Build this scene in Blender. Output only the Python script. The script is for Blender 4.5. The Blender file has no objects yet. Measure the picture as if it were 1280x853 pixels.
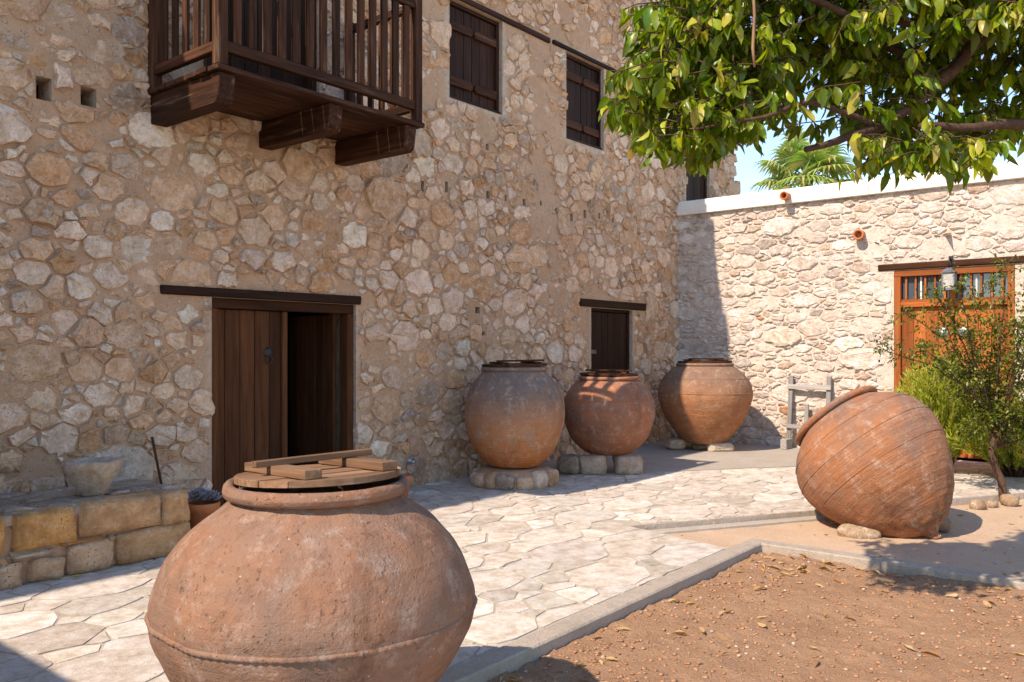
import bpy, bmesh, math, random
from mathutils import Vector, Matrix, Quaternion, noise, kdtree

# ------------------------------------------------------------------ camera, sky, sun, exposure
# World frame: X runs along the house wall (wall plane Y = 0, courtyard at Y < 0), annexe wall plane X = 6.46.
SC = bpy.context.scene
COL = SC.collection
CAM = Vector((-6.937, -7.038, 1.6))
FWD = Vector((0.7783, 0.6278, 0.0))
RGT = Vector((0.6278, -0.7783, 0.0))
FPX, HOR = 1050.0, 436.0
cd = bpy.data.cameras.new('camera')
cam = bpy.data.objects.new('camera', cd)
COL.objects.link(cam)
cam.location = CAM
cam.rotation_euler = FWD.to_track_quat('-Z', 'Y').to_euler()
cd.sensor_width = 36.0
cd.lens = 36.0 * FPX / 1280.0
cd.shift_y = (HOR - 426.5) / 1280.0
cd.clip_start = 0.05
cd.clip_end = 2000.0
SC.camera = cam

SUN = Vector((1.0, -0.158, -1.0)).normalized()          # the way the light travels
elev = math.asin(-SUN.z)
w = bpy.data.worlds.new('World')
SC.world = w
w.use_nodes = True
wn = w.node_tree
sky = wn.nodes.new('ShaderNodeTexSky')
sky.sky_type = 'NISHITA'
sky.sun_disc = False
sky.sun_elevation = elev
sky.sun_rotation = math.atan2(-SUN.x, -SUN.y)
sky.air_density = 1.0
sky.dust_density = 0.0
sky.ozone_density = 5.0
wn.nodes['Background'].inputs['Strength'].default_value = 0.105
wn.links.new(sky.outputs['Color'], wn.nodes['Background'].inputs['Color'])
sl = bpy.data.lights.new('sun', 'SUN')
sl.energy = 2.15
sl.angle = math.radians(0.53)
sl.color = (1.0, 0.95, 0.87)
so = bpy.data.objects.new('sun', sl)
COL.objects.link(so)
so.location = (-20, 0, 30)
so.rotation_euler = SUN.to_track_quat('-Z', 'Y').to_euler()
SC.view_settings.view_transform = 'Standard'
SC.view_settings.look = 'None'
SC.view_settings.gamma = 1.0
SC.view_settings.use_white_balance = True
SC.view_settings.white_balance_temperature = 7600
SC.view_settings.white_balance_tint = 16
SC.view_settings.exposure = 1.62
SC.cycles.max_bounces = 8
SC.cycles.diffuse_bounces = 6

R = math.radians
rnd = random.Random(7)


def at(u, v, d):
    """point seen at photo pixel (u, v), d metres in front of the camera"""
    return CAM + d * (FWD + (u - 640) / FPX * RGT + Vector((0, 0, (HOR - v) / FPX)))


def px(p):
    q = Vector(p) - CAM
    d = q.dot(FWD)
    if d < 0.2:
        return None
    return 640 + FPX * q.dot(RGT) / d, HOR - FPX * q.z / d, d


# ------------------------------------------------------------------ materials
class NT:
    def __init__(s, name, rough=0.85):
        s.m = bpy.data.materials.new(name)
        s.m.use_nodes = True
        s.t = s.m.node_tree
        s.b = s.t.nodes['Principled BSDF']
        s.b.inputs['Roughness'].default_value = rough
        s.b.inputs['Specular IOR Level'].default_value = 0.25

    def n(s, kind, **kw):
        nd = s.t.nodes.new(kind)
        for k, v in kw.items():
            setattr(nd, k, v)
        return nd

    def put(s, sock, v):
        if isinstance(v, bpy.types.NodeSocket):
            s.t.links.new(v, sock)
        elif v is not None:
            if isinstance(v, (tuple, list)) and len(v) == 3 and sock.type == 'RGBA':
                v = (*v, 1.0)
            sock.default_value = v

    def pos(s, kind='pos', scale=(1, 1, 1), rand=False):
        if kind == 'pos':
            o = s.n('ShaderNodeNewGeometry').outputs['Position']
        else:
            o = s.n('ShaderNodeTexCoord').outputs['Object']
        mp = s.n('ShaderNodeMapping')
        s.put(mp.inputs['Vector'], o)
        mp.inputs['Scale'].default_value = scale
        if rand:
            oi = s.n('ShaderNodeObjectInfo').outputs['Random']
            s.put(mp.inputs['Location'], s.math('MULTIPLY', oi, 37.0))
        return mp.outputs['Vector']

    def noise(s, vec, scale, detail=4, rough=0.55, dist=0.0):
        nd = s.n('ShaderNodeTexNoise')
        s.put(nd.inputs['Vector'], vec)
        nd.inputs['Scale'].default_value = scale
        nd.inputs['Detail'].default_value = detail
        nd.inputs['Roughness'].default_value = rough
        nd.inputs['Distortion'].default_value = dist
        return nd.outputs['Fac']

    def vor(s, vec, scale, feature='F1', out='Distance'):
        nd = s.n('ShaderNodeTexVoronoi', feature=feature)
        s.put(nd.inputs['Vector'], vec)
        nd.inputs['Scale'].default_value = scale
        return nd.outputs[out]

    def math(s, op, a, b=None, c=None, clamp=False):
        nd = s.n('ShaderNodeMath', operation=op)
        nd.use_clamp = clamp
        for i, x in enumerate((a, b, c)):
            if x is not None:
                s.put(nd.inputs[i], x)
        return nd.outputs[0]

    def ramp(s, v, lo, hi, a=0.0, b=1.0):
        nd = s.n('ShaderNodeMapRange')
        nd.clamp = True
        s.put(nd.inputs['Value'], v)
        for k, x in (('From Min', lo), ('From Max', hi), ('To Min', a), ('To Max', b)):
            nd.inputs[k].default_value = x
        return nd.outputs['Result']

    def mix(s, f, a, b, mode='MIX'):
        nd = s.n('ShaderNodeMix', data_type='RGBA', blend_type=mode)
        s.put(nd.inputs['Factor'], f)
        s.put(nd.inputs['A'] if False else nd.inputs[6], a)
        s.put(nd.inputs[7], b)
        return nd.outputs[2]

    def attr(s, name='tint'):
        nd = s.n('ShaderNodeAttribute', attribute_name=name)
        return nd.outputs['Color'], nd.outputs['Alpha']

    def bump(s, h, dist, strength=1.0, nrm=None):
        nd = s.n('ShaderNodeBump')
        nd.inputs['Strength'].default_value = strength
        nd.inputs['Distance'].default_value = dist
        s.put(nd.inputs['Height'], h)
        if nrm is not None:
            s.put(nd.inputs['Normal'], nrm)
        return nd.outputs['Normal']

    def done(s, col=None, nrm=None, rough=None):
        s.put(s.b.inputs['Base Color'], col)
        s.put(s.b.inputs['Normal'], nrm)
        s.put(s.b.inputs['Roughness'], rough)
        return s.m


def mat_stone(name, mortar, smear=0.5, relief=0.012, pit=0.35, var=1.0):
    m = NT(name, 0.92)
    p = m.pos()
    tint, al = m.attr()
    n1 = m.noise(p, 7, 6, 0.7)
    n2 = m.noise(p, 34, 6, 0.75)
    n3 = m.noise(p, 150, 3, 0.6)
    c = m.mix(m.ramp(n1, 0.36, 0.64), m.mix(1.0, tint, (0.74, 0.66, 0.57), 'MULTIPLY'), m.mix(1.0, tint, (1.15, 1.16, 1.17), 'MULTIPLY'))
    c = m.mix(m.ramp(n2, 0.50, 0.68, 0, 0.65 * var), c, m.mix(1.0, c, (0.55, 0.43, 0.32), 'MULTIPLY'))
    pale = m.ramp(m.noise(p, 15, 6, 0.75), 0.53, 0.64, 0, 0.75 * var)
    c = m.mix(pale, c, m.mix(0.65, c, (0.80, 0.73, 0.65)))
    pits = m.math('MULTIPLY', m.ramp(m.vor(p, 46), 0.10, 0.26, 1, 0), m.ramp(n1, 0.5, 0.62))
    c = m.mix(m.math('MULTIPLY', pits, pit), c, (0.16, 0.10, 0.06))
    f = m.math('ADD', al, m.ramp(m.noise(p, 22, 5, 0.7), 0.2, 0.8, -smear, smear))
    k = m.ramp(f, 0.12, 0.42)
    c = m.mix(k, m.mix(m.ramp(n2, 0.3, 0.7), mortar, m.mix(1.0, mortar, (1.2, 1.2, 1.2), 'MULTIPLY')), c)
    h = m.math('ADD', m.math('MULTIPLY', n1, 1.0), m.math('MULTIPLY', n2, 0.7))
    h = m.math('ADD', h, m.math('MULTIPLY', n3, 0.25))
    h = m.math('SUBTRACT', h, m.math('MULTIPLY', pits, 0.6))
    return m.done(c, m.bump(h, relief))


def mat_mortar(name, col, col2, relief=0.012, specks=0.5):
    m = NT(name, 0.95)
    p = m.pos()
    tint, al = m.attr()
    n0 = m.noise(p, 1.3, 4, 0.6)
    n1 = m.noise(p, 9, 5, 0.65)
    n2 = m.noise(p, 55, 5, 0.7)
    c = m.mix(m.ramp(n0, 0.35, 0.65), col, col2)
    c = m.mix(m.ramp(n1, 0.35, 0.7, 0, 0.6), c, m.mix(1.0, c, (0.74, 0.68, 0.62), 'MULTIPLY'))
    c = m.mix(m.ramp(n2, 0.55, 0.75, 0, 0.5), c, m.mix(1.0, c, (1.35, 1.33, 1.3), 'MULTIPLY'))
    vm = m.n('ShaderNodeVectorMath', operation='ADD')
    nv = m.n('ShaderNodeTexNoise')
    m.put(nv.inputs['Vector'], p)
    nv.inputs['Scale'].default_value = 18
    sv = m.n('ShaderNodeVectorMath', operation='SCALE')
    m.put(sv.inputs[0], nv.outputs['Color'])
    sv.inputs['Scale'].default_value = 0.05
    m.put(vm.inputs[0], p)
    m.put(vm.inputs[1], sv.outputs[0])
    pw = vm.outputs[0]
    chip = None
    for sc_, frac in ((30, 0.70), (14, 0.78)):
        sx = m.n('ShaderNodeSeparateColor')
        m.put(sx.inputs[0], m.vor(pw, sc_, 'F1', 'Color'))
        k_ = m.math('MULTIPLY', m.ramp(m.vor(pw, sc_), 0.30, 0.40, 1, 0), m.ramp(sx.outputs[0], frac, frac + 0.02))
        chip = k_ if chip is None else m.math('MAXIMUM', chip, k_)
        c = m.mix(m.math('MULTIPLY', k_, specks), c, m.mix(sx.outputs[1], (0.70, 0.57, 0.44), (0.56, 0.40, 0.27)))
    c = m.mix(al, c, m.mix(m.ramp(n1, 0.3, 0.75), tint, m.mix(1.0, tint, (0.8, 0.76, 0.7), 'MULTIPLY')))
    h = m.math('ADD', n1, m.math('MULTIPLY', n2, 0.5))
    h = m.math('ADD', h, m.math('MULTIPLY', chip, 0.4))
    return m.done(c, m.bump(h, relief))


def mat_wood(name, col, dark, axis, rough=0.75, wear=None):
    m = NT(name, rough)
    sc = [28, 28, 28]
    sc[axis] = 1.6
    p = m.pos('obj', tuple(sc), True)
    sc2 = [5, 5, 5]
    sc2[axis] = 0.7
    q = m.pos('obj', tuple(sc2), True)
    g = m.noise(p, 1.0, 5, 0.6, 0.6)
    b = m.noise(q, 1.0, 4, 0.6)
    oi = m.n('ShaderNodeObjectInfo').outputs['Random']
    c = m.mix(m.ramp(g, 0.32, 0.68), dark, col)
    c = m.mix(m.ramp(b, 0.4, 0.75, 0, 0.6), c, m.mix(1.0, c, (0.55, 0.5, 0.46), 'MULTIPLY'))
    v = m.n('ShaderNodeHueSaturation')
    m.put(v.inputs['Value'], m.ramp(oi, 0, 1, 0.65, 1.4))
    m.put(v.inputs['Color'], c)
    c = v.outputs[0]
    if wear:
        c = m.mix(m.ramp(m.noise(p, 0.6, 6, 0.7), 0.58, 0.72, 0, 0.8), c, wear)
    m.b.inputs['Specular IOR Level'].default_value = 0.12
    return m.done(c, m.bump(g, 0.003))


def mat_clay(name, base, warm, soot, bloom, zsoot=None, zwarm=None, ridges=0.5, pits=0.6, seed=0.0):
    m = NT(name, 0.88)
    p0 = m.pos('obj')
    mp = m.n('ShaderNodeMapping')
    m.put(mp.inputs['Vector'], p0)
    mp.inputs['Location'].default_value = (seed, seed * 1.7, 0)
    p = mp.outputs[0]
    sx = m.n('ShaderNodeSeparateXYZ')
    m.put(sx.inputs[0], p0)
    z = sx.outputs['Z']
    n0 = m.noise(p, 1.7, 4, 0.6, 0.4)
    n1 = m.noise(p, 5.5, 6, 0.68, 0.3)
    n2 = m.noise(p, 26, 5, 0.7)
    n3 = m.noise(p, 95, 4, 0.7)
    streak = m.noise(m.pos('obj', (2.2, 2.2, 34)), 1.0, 5, 0.65, 0.35)
    c = m.mix(m.ramp(n1, 0.35, 0.68), base, warm)
    if zwarm:
        f = m.math('ADD', m.ramp(z, zwarm[0], zwarm[1]), m.ramp(n0, 0.3, 0.7, -0.45, 0.45), clamp=True)
        c = m.mix(m.math('MULTIPLY', f, zwarm[2]), c, m.mix(m.ramp(streak, 0.3, 0.7), warm, m.mix(1.0, warm, (0.7, 0.6, 0.5), 'MULTIPLY')))
    c = m.mix(m.ramp(streak, 0.45, 0.75, 0, ridges), c, m.mix(1.0, c, (0.62, 0.56, 0.52), 'MULTIPLY'))
    f = m.ramp(n0, 0.46, 0.68, 0, 0.75)
    if zsoot:
        f = m.math('MULTIPLY', m.math('ADD', m.ramp(z, zsoot[0], zsoot[1]), m.ramp(n1, 0.3, 0.7, -0.5, 0.5), clamp=True), zsoot[2])
    c = m.mix(f, c, m.mix(m.ramp(n2, 0.3, 0.7), soot, m.mix(1.0, soot, (1.35, 1.3, 1.25), 'MULTIPLY')))
    c = m.mix(m.ramp(m.noise(p, 9, 8, 0.8), 0.52, 0.66, 0, 0.7), c, bloom)
    c = m.mix(m.ramp(m.noise(m.pos('obj', (4, 4, 1.6)), 1.0, 7, 0.75, 0.5), 0.54, 0.68, 0, 0.6), c, m.mix(1.0, c, (0.5, 0.44, 0.40), 'MULTIPLY'))
    c = m.mix(m.ramp(n2, 0.58, 0.75, 0, 0.55), c, m.mix(1.0, c, (0.6, 0.52, 0.45), 'MULTIPLY'))
    spk = m.math('MULTIPLY', m.ramp(m.vor(p, 19), 0.05, 0.10, 1, 0), m.ramp(n1, 0.45, 0.55))
    c = m.mix(m.math('MULTIPLY', spk, 0.4), c, (0.72, 0.62, 0.52))
    pit = m.math('MULTIPLY', m.ramp(m.noise(p, 48, 3, 0.6), 0.60, 0.72), m.ramp(m.noise(p, 6, 4, 0.7), 0.40, 0.62))
    c = m.mix(m.math('MULTIPLY', pit, 0.35 * pits), c, (0.14, 0.07, 0.04))
    h = m.math('ADD', m.math('MULTIPLY', n2, 0.6), m.math('MULTIPLY', n3, 0.28))
    h = m.math('ADD', h, m.math('MULTIPLY', n1, 0.8))
    h = m.math('SUBTRACT', h, m.math('MULTIPLY', pit, 0.5 * pits))
    h = m.math('ADD', h, m.math('MULTIPLY', streak, ridges * 1.3))
    return m.done(c, m.bump(h, 0.013))


def mat_plain(name, col, rough=0.7, metal=0.0, var=0.25, scale=12, relief=0.003, kind='obj'):
    m = NT(name, rough)
    p = m.pos(kind)
    n = m.noise(p, scale, 5, 0.65)
    n2 = m.noise(p, scale * 6, 4, 0.65)
    c = m.mix(m.ramp(n, 0.3, 0.7), tuple(x * (1 - var) for x in col), tuple(min(1, x * (1 + var)) for x in col))
    m.b.inputs['Metallic'].default_value = metal
    return m.done(c, m.bump(m.math('ADD', n, m.math('MULTIPLY', n2, 0.5)), relief))


def mat_ground(name, a, b, c3, scale, relief, stain=0.4):
    m = NT(name, 0.95)
    p = m.pos()
    n0 = m.noise(p, scale * 0.25, 5, 0.6)
    n1 = m.noise(p, scale, 6, 0.7)
    n2 = m.noise(p, scale * 7, 5, 0.7)
    c = m.mix(m.ramp(n0, 0.3, 0.7), a, b)
    c = m.mix(m.ramp(n1, 0.5, 0.72, 0, stain), c, c3)
    c = m.mix(m.ramp(n2, 0.35, 0.7, 0, 0.5), c, m.mix(1.0, c, (0.72, 0.68, 0.64), 'MULTIPLY'))
    return m.done(c, m.bump(m.math('ADD', n1, m.math('MULTIPLY', n2, 0.6)), relief))


def mat_leaf(name, cols, trans=0.45, rough=0.4, obj=False):
    m = NT(name, rough)
    m.b.inputs['Specular IOR Level'].default_value = 0.45
    if obj:
        r = m.n('ShaderNodeObjectInfo').outputs['Random']
        c = m.n('ShaderNodeValToRGB')
        m.put(c.inputs[0], r)
        e = c.color_ramp.elements
        e[0].color = (*cols[0], 1)
        e[1].color = (*cols[-1], 1)
        for i, k in enumerate(cols[1:-1]):
            x = e.new((i + 1) / (len(cols) - 1))
            x.color = (*k, 1)
        col = c.outputs[0]
    else:
        col, _ = m.attr()
    col = m.mix(m.ramp(m.noise(m.pos('pos'), 40, 3), 0.35, 0.7, 0, 0.5), col, m.mix(1.0, col, (0.7, 0.75, 0.6), 'MULTIPLY'))
    m.put(m.b.inputs['Base Color'], col)
    tr = m.n('ShaderNodeBsdfTranslucent')
    m.put(tr.inputs['Color'], m.mix(1.0, col, (1.5, 1.6, 0.6), 'MULTIPLY'))
    ms = m.n('ShaderNodeMixShader')
    ms.inputs[0].default_value = trans
    m.t.links.new(m.b.outputs[0], ms.inputs[1])
    m.t.links.new(tr.outputs[0], ms.inputs[2])
    m.t.links.new(ms.outputs[0], m.t.nodes['Material Output'].inputs['Surface'])
    return m.m


MORT = (0.57, 0.37, 0.235)
M_stone = mat_stone('rubble_stone', MORT, 0.95, 0.03, 0.6)
M_mortar = mat_mortar('lime_mortar', (0.59, 0.385, 0.245), (0.53, 0.34, 0.215), 0.03)
MORT2 = (0.63, 0.54, 0.46)
M_stone2 = mat_stone('pale_rubble_stone', MORT2, 0.5, 0.024, 0.6, 0.9)
M_mortar2 = mat_mortar('pale_mortar', (0.65, 0.56, 0.48), (0.59, 0.495, 0.415), 0.022, 0.4)
M_ashlar = mat_stone('bench_sandstone', (0.36, 0.25, 0.16), 0.25, 0.03, 1.0, 0.6)
M_flag = mat_stone('flagstone', (0.47, 0.40, 0.325), 0.3, 0.008, 0.25, 0.4)
M_bed = mat_mortar('paving_mortar', (0.47, 0.405, 0.335), (0.41, 0.345, 0.28), 0.008, 0.25)
M_conc = mat_ground('concrete_apron', (0.43, 0.38, 0.32), (0.36, 0.315, 0.26), (0.27, 0.23, 0.19), 3.0, 0.005)
M_kerb = mat_ground('kerb_concrete', (0.46, 0.39, 0.315), (0.39, 0.325, 0.26), (0.27, 0.215, 0.165), 9.0, 0.014)
M_soil = mat_ground('soil', (0.49, 0.285, 0.165), (0.41, 0.23, 0.13), (0.56, 0.385, 0.255), 11.0, 0.035, 0.4)
M_dirt = mat_ground('trodden_dirt', (0.54, 0.39, 0.27), (0.48, 0.335, 0.225), (0.58, 0.46, 0.35), 6.0, 0.008, 0.5)
M_ground = mat_ground('dry_ground', (0.58, 0.46, 0.33), (0.52, 0.40, 0.28), (0.60, 0.50, 0.38), 1.0, 0.02)
M_white = mat_ground('whitewash', (0.78, 0.74, 0.67), (0.72, 0.68, 0.61), (0.58, 0.52, 0.44), 3.0, 0.004, 0.3)
DK, DK2 = (0.050, 0.019, 0.009), (0.016, 0.007, 0.004)
M_dark = [mat_wood('dark_timber_%s' % 'xyz'[i], DK, DK2, i, 0.6) for i in range(3)]
M_balc = [mat_wood('weathered_timber_%s' % 'xyz'[i], (0.095, 0.037, 0.017), (0.022, 0.009, 0.005), i, 0.7, (0.22, 0.14, 0.09)) for i in range(3)]
M_brown = [mat_wood('brown_timber_%s' % 'xyz'[i], (0.105, 0.040, 0.016), (0.050, 0.018, 0.007), i, 0.7) for i in range(3)]
M_orange = [mat_wood('orange_timber_%s' % 'xyz'[i], (0.44, 0.135, 0.035), (0.30, 0.08, 0.022), i, 0.6) for i in range(3)]
M_pine = [mat_wood('pine_timber_%s' % 'xyz'[i], (0.31, 0.18, 0.105), (0.17, 0.09, 0.05), i, 0.7, (0.40, 0.31, 0.24)) for i in range(3)]
M_grey = [mat_wood('grey_timber_%s' % 'xyz'[i], (0.40, 0.37, 0.34), (0.25, 0.23, 0.21), i, 0.85) for i in range(3)]
M_black = mat_plain('dark_cavity', (0.012, 0.010, 0.009), 0.9)
M_inside = mat_plain('shaded_interior_plaster', (0.035, 0.026, 0.02), 0.9, kind='pos')  # near-black: the shade inside the doorway is put into the colour
M_iron = mat_plain('wrought_iron', (0.05, 0.045, 0.042), 0.5, 0.7)
M_rust = mat_plain('rusty_iron', (0.07, 0.035, 0.022), 0.8, 0.2)
M_steel = mat_plain('grey_metal', (0.30, 0.30, 0.31), 0.35, 0.8)
M_terra = mat_plain('terracotta', (0.48, 0.165, 0.065), 0.75, 0, 0.15, 14)
M_bark = mat_plain('bark', (0.10, 0.052, 0.034), 0.9, 0, 0.4, 25, 0.012, 'pos')
M_glass = NT('window_glass', 0.05)
M_glass.b.inputs['Specular IOR Level'].default_value = 0.9
M_glass = M_glass.done((0.06, 0.08, 0.10))
M_lampglass = mat_plain('frosted_glass', (0.42, 0.40, 0.36), 0.3)
M_leaf = mat_leaf('tree_leaf', [], 0.34, 0.36)
LEAFC = [(0.10, 0.155, 0.006), (0.16, 0.215, 0.008), (0.26, 0.32, 0.012), (0.42, 0.43, 0.035), (0.44, 0.32, 0.09)]
M_leafo = mat_leaf('tree_leaf_single', LEAFC, 0.34, 0.36, True)
M_dry = mat_leaf('dry_leaf', [(0.42, 0.22, 0.08), (0.55, 0.33, 0.14), (0.60, 0.42, 0.22), (0.35, 0.16, 0.06)], 0.2, 0.7, True)
M_succ = mat_plain('succulent', (0.30, 0.30, 0.33), 0.6, 0, 0.4, 30)


# ------------------------------------------------------------------ object helpers
TINTED = {M_mortar: (0.5, 0.4, 0.3, 0), M_mortar2: (0.6, 0.5, 0.4, 0), M_bed: (0.5, 0.4, 0.3, 0), M_stone: (0.52, 0.40, 0.29, 1), M_stone2: (0.60, 0.50, 0.40, 1),
          M_ashlar: (0.50, 0.30, 0.12, 1), M_flag: (0.6, 0.53, 0.44, 1)}
WORLD = {}                                                 # things whose parts are given in world coordinates


def link(o, parent=None):
    COL.objects.link(o)
    if parent is not None:
        o.parent = parent
        if parent.name in WORLD:
            o.matrix_parent_inverse = Matrix.Translation(-WORLD[parent.name])
    return o


def tag(o, label=None, cat=None, group=None, kind=None):
    for k, v in (('label', label), ('category', cat), ('group', group), ('kind', kind)):
        if v:
            o[k] = v
    return o


def thing(name, label, cat, loc=(0, 0, 0), group=None, rot=(0, 0, 0), world=False, parent=None):
    o = bpy.data.objects.new(name, None)
    o.empty_display_size = 0.2
    o.location = loc
    o.rotation_euler = rot
    link(o, parent)
    if world:
        WORLD[o.name] = Vector(loc)
    return tag(o, label, cat, group)


def mesh_ob(name, verts, faces, mat, parent=None, loc=(0, 0, 0), smooth=False, cols=None, rot=None):
    me = bpy.data.meshes.new(name)
    me.from_pydata(verts, [], faces)
    if smooth:
        me.polygons.foreach_set('use_smooth', [True] * len(me.polygons))
    if cols is not None:
        a = me.color_attributes.new('tint', 'FLOAT_COLOR', 'POINT')
        flat = [x for c in cols for x in c]
        a.data.foreach_set('color', flat)
    me.materials.append(mat)
    o = bpy.data.objects.new(name, me)
    o.location = loc
    if rot is not None:
        o.rotation_euler = rot
    return link(o, parent)


def bm_ob(name, bm, mat, parent=None, loc=(0, 0, 0), rot=None, smooth=False):
    me = bpy.data.meshes.new(name)
    bm.to_mesh(me)
    bm.free()
    if mat in TINTED:
        a = me.color_attributes.new('tint', 'FLOAT_COLOR', 'POINT')
        a.data.foreach_set('color', list(TINTED[mat]) * len(me.vertices))
    if smooth:
        me.polygons.foreach_set('use_smooth', [True] * len(me.polygons))
    me.materials.append(mat)
    o = bpy.data.objects.new(name, me)
    o.location = loc
    if rot is not None:
        o.rotation_euler = rot
    return link(o, parent)


_boxes = {}


def box(name, mat, lo, hi, parent=None, bev=0.006, rot=None, jit=0.0, share=False):
    """bevelled bar from corner lo to corner hi (parent space), its origin at its centre"""
    lo, hi = Vector(lo), Vector(hi)
    c, s = (lo + hi) / 2, hi - lo
    bm = bmesh.new()
    bmesh.ops.create_cube(bm, size=1.0)
    for v in bm.verts:
        v.co = Vector((v.co.x * s.x, v.co.y * s.y, v.co.z * s.z))
        if jit:
            v.co += Vector((rnd.uniform(-jit, jit), rnd.uniform(-jit, jit), rnd.uniform(-jit, jit)))
    if bev:
        b = min(bev, min(s) * 0.3)
        bmesh.ops.bevel(bm, geom=bm.edges[:] + bm.verts[:], offset=b, segments=1, affect='EDGES')
    return bm_ob(name, bm, mat, parent, c, rot)


def prism(name, mat, pts, h0, h1, parent=None, bev=0.0, loc=(0, 0, 0), rot=None):
    """polygon pts (x, y) from z = h0 to h1"""
    bm = bmesh.new()
    vs = [bm.verts.new((x, y, h0)) for x, y in pts]
    f = bm.faces.new(vs)
    bm.normal_update()
    if f.normal.z > 0:
        f.normal_flip()
    r = bmesh.ops.extrude_face_region(bm, geom=[f])
    for v in r['geom']:
        if isinstance(v, bmesh.types.BMVert):
            v.co.z = h1
    bmesh.ops.recalc_face_normals(bm, faces=bm.faces[:])
    if bev:
        bmesh.ops.bevel(bm, geom=bm.edges[:], offset=bev, segments=1, affect='EDGES')
    return bm_ob(name, bm, mat, parent, loc, rot)


def tube(pts, rad, seg=8, verts=None, faces=None, caps=True):
    """tapered tube through pts with radii rad"""
    V = [] if verts is None else verts
    F = [] if faces is None else faces
    pts = [Vector(p) for p in pts]
    n = len(pts)
    ref = Vector((0.31, 0.2, 0.93)).normalized()
    base = len(V)
    for i, p in enumerate(pts):
        d = (pts[min(i + 1, n - 1)] - pts[max(i - 1, 0)]).normalized()
        a = d.cross(ref)
        if a.length < 0.05:
            a = d.cross(Vector((1, 0, 0)))
        a.normalize()
        b = d.cross(a)
        r = rad[i] if isinstance(rad, (list, tuple)) else rad
        for k in range(seg):
            t = 2 * math.pi * k / seg
            V.append(tuple(p + a * math.cos(t) * r + b * math.sin(t) * r))
    for i in range(n - 1):
        for k in range(seg):
            k2 = (k + 1) % seg
            F.append((base + i * seg + k, base + i * seg + k2, base + (i + 1) * seg + k2, base + (i + 1) * seg + k))
    if caps:
        F.append(tuple(base + k for k in range(seg))[::-1])
        F.append(tuple(base + (n - 1) * seg + k for k in range(seg)))
    return V, F


def catmull(pts, sub):
    out = []
    n = len(pts)
    for i in range(n - 1):
        p0, p1, p2, p3 = (Vector(pts[max(i - 1, 0)]), Vector(pts[i]), Vector(pts[i + 1]), Vector(pts[min(i + 2, n - 1)]))
        for k in range(sub):
            t = k / sub
            out.append(0.5 * ((2 * p1) + (p2 - p0) * t + (2 * p0 - 5 * p1 + 4 * p2 - p3) * t * t + (3 * p1 - p0 - 3 * p2 + p3) * t ** 3))
    out.append(Vector(pts[-1]))
    return out


def lathe(prof, seg, wob=0.0, seed=0.0, fn=None):
    V, F = [], []
    for (r, z) in prof:
        for k in range(seg):
            t = 2 * math.pi * k / seg
            x, y = math.cos(t), math.sin(t)
            rr = r
            if wob and r > 0.01:
                rr += wob * (noise.noise(Vector((x * 1.6 + seed, y * 1.6, z * 2.2))) + 0.35 * noise.noise(Vector((x * 6 + seed, y * 6, z * 9))))
            if fn:
                rr, zz = fn(rr, z, t)
            else:
                zz = z
            V.append((x * rr, y * rr, zz))
    n = len(prof)
    for i in range(n - 1):
        for k in range(seg):
            k2 = (k + 1) % seg
            F.append((i * seg + k, i * seg + k2, (i + 1) * seg + k2, (i + 1) * seg + k))
    return V, F


# ------------------------------------------------------------------ rubble: irregular stones packed on a plane
def clip(poly, nx, ny, c):
    out = []
    n = len(poly)
    for i in range(n):
        a, b = poly[i], poly[(i + 1) % n]
        da, db = nx * a[0] + ny * a[1] - c, nx * b[0] + ny * b[1] - c
        if da <= 0:
            out.append(a)
        if (da < 0) != (db < 0) and abs(da - db) > 1e-12:
            t = da / (da - db)
            out.append((a[0] + (b[0] - a[0]) * t, a[1] + (b[1] - a[1]) * t))
    return out


def pack(x0, x1, y0, y1, classes, an, g, rg, keep=None, sep=0.92):
    """cells (site, radius, polygon) of a power diagram; an > 1 stretches them along x"""
    cell = classes[0][0] * 2.05
    grid = {}
    S = []
    X0, X1 = x0 / an, x1 / an
    for r, tries in classes:
        for _ in range(tries):
            x, y = rg.uniform(X0, X1), rg.uniform(y0, y1)
            if keep and not keep(x * an, y):
                continue
            rr = r * rg.uniform(0.85, 1.2)
            gx, gy = int(x // cell), int(y // cell)
            ok = True
            for i in (-1, 0, 1):
                for j in (-1, 0, 1):
                    for q in grid.get((gx + i, gy + j), ()):
                        if (S[q][0] - x) ** 2 + (S[q][1] - y) ** 2 < ((rr + S[q][2]) * sep) ** 2:
                            ok = False
                            break
                    if not ok:
                        break
                if not ok:
                    break
            if ok:
                grid.setdefault((gx, gy), []).append(len(S))
                S.append((x, y, rr))
    kd = kdtree.KDTree(len(S))
    for i, s in enumerate(S):
        kd.insert((s[0], s[1], 0), i)
    kd.balance()
    out = []
    rmax = classes[0][0] * 1.2
    for i, (x, y, r) in enumerate(S):
        L = r * 1.75
        poly = [(x - L, y - L), (x + L, y - L), (x + L, y + L), (x - L, y + L)]
        for co, j, d in kd.find_range((x, y, 0), r * 2.6 + rmax):
            if j == i or d < 1e-6:
                continue
            rj = S[j][2]
            di = (d * d + r * r - rj * rj) / (2 * d) - g / 2
            nx, ny = (co.x - x) / d, (co.y - y) / d
            if di < r * 2.5:
                poly = clip(poly, nx, ny, nx * x + ny * y + di)
                if len(poly) < 3:
                    break
        if len(poly) < 3:
            continue
        out.append(((x * an, y), r, [(a * an, b) for a, b in poly]))
    return out


def area(poly):
    return 0.5 * abs(sum(poly[i][0] * poly[(i + 1) % len(poly)][1] - poly[(i + 1) % len(poly)][0] * poly[i][1] for i in range(len(poly))))


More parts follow.
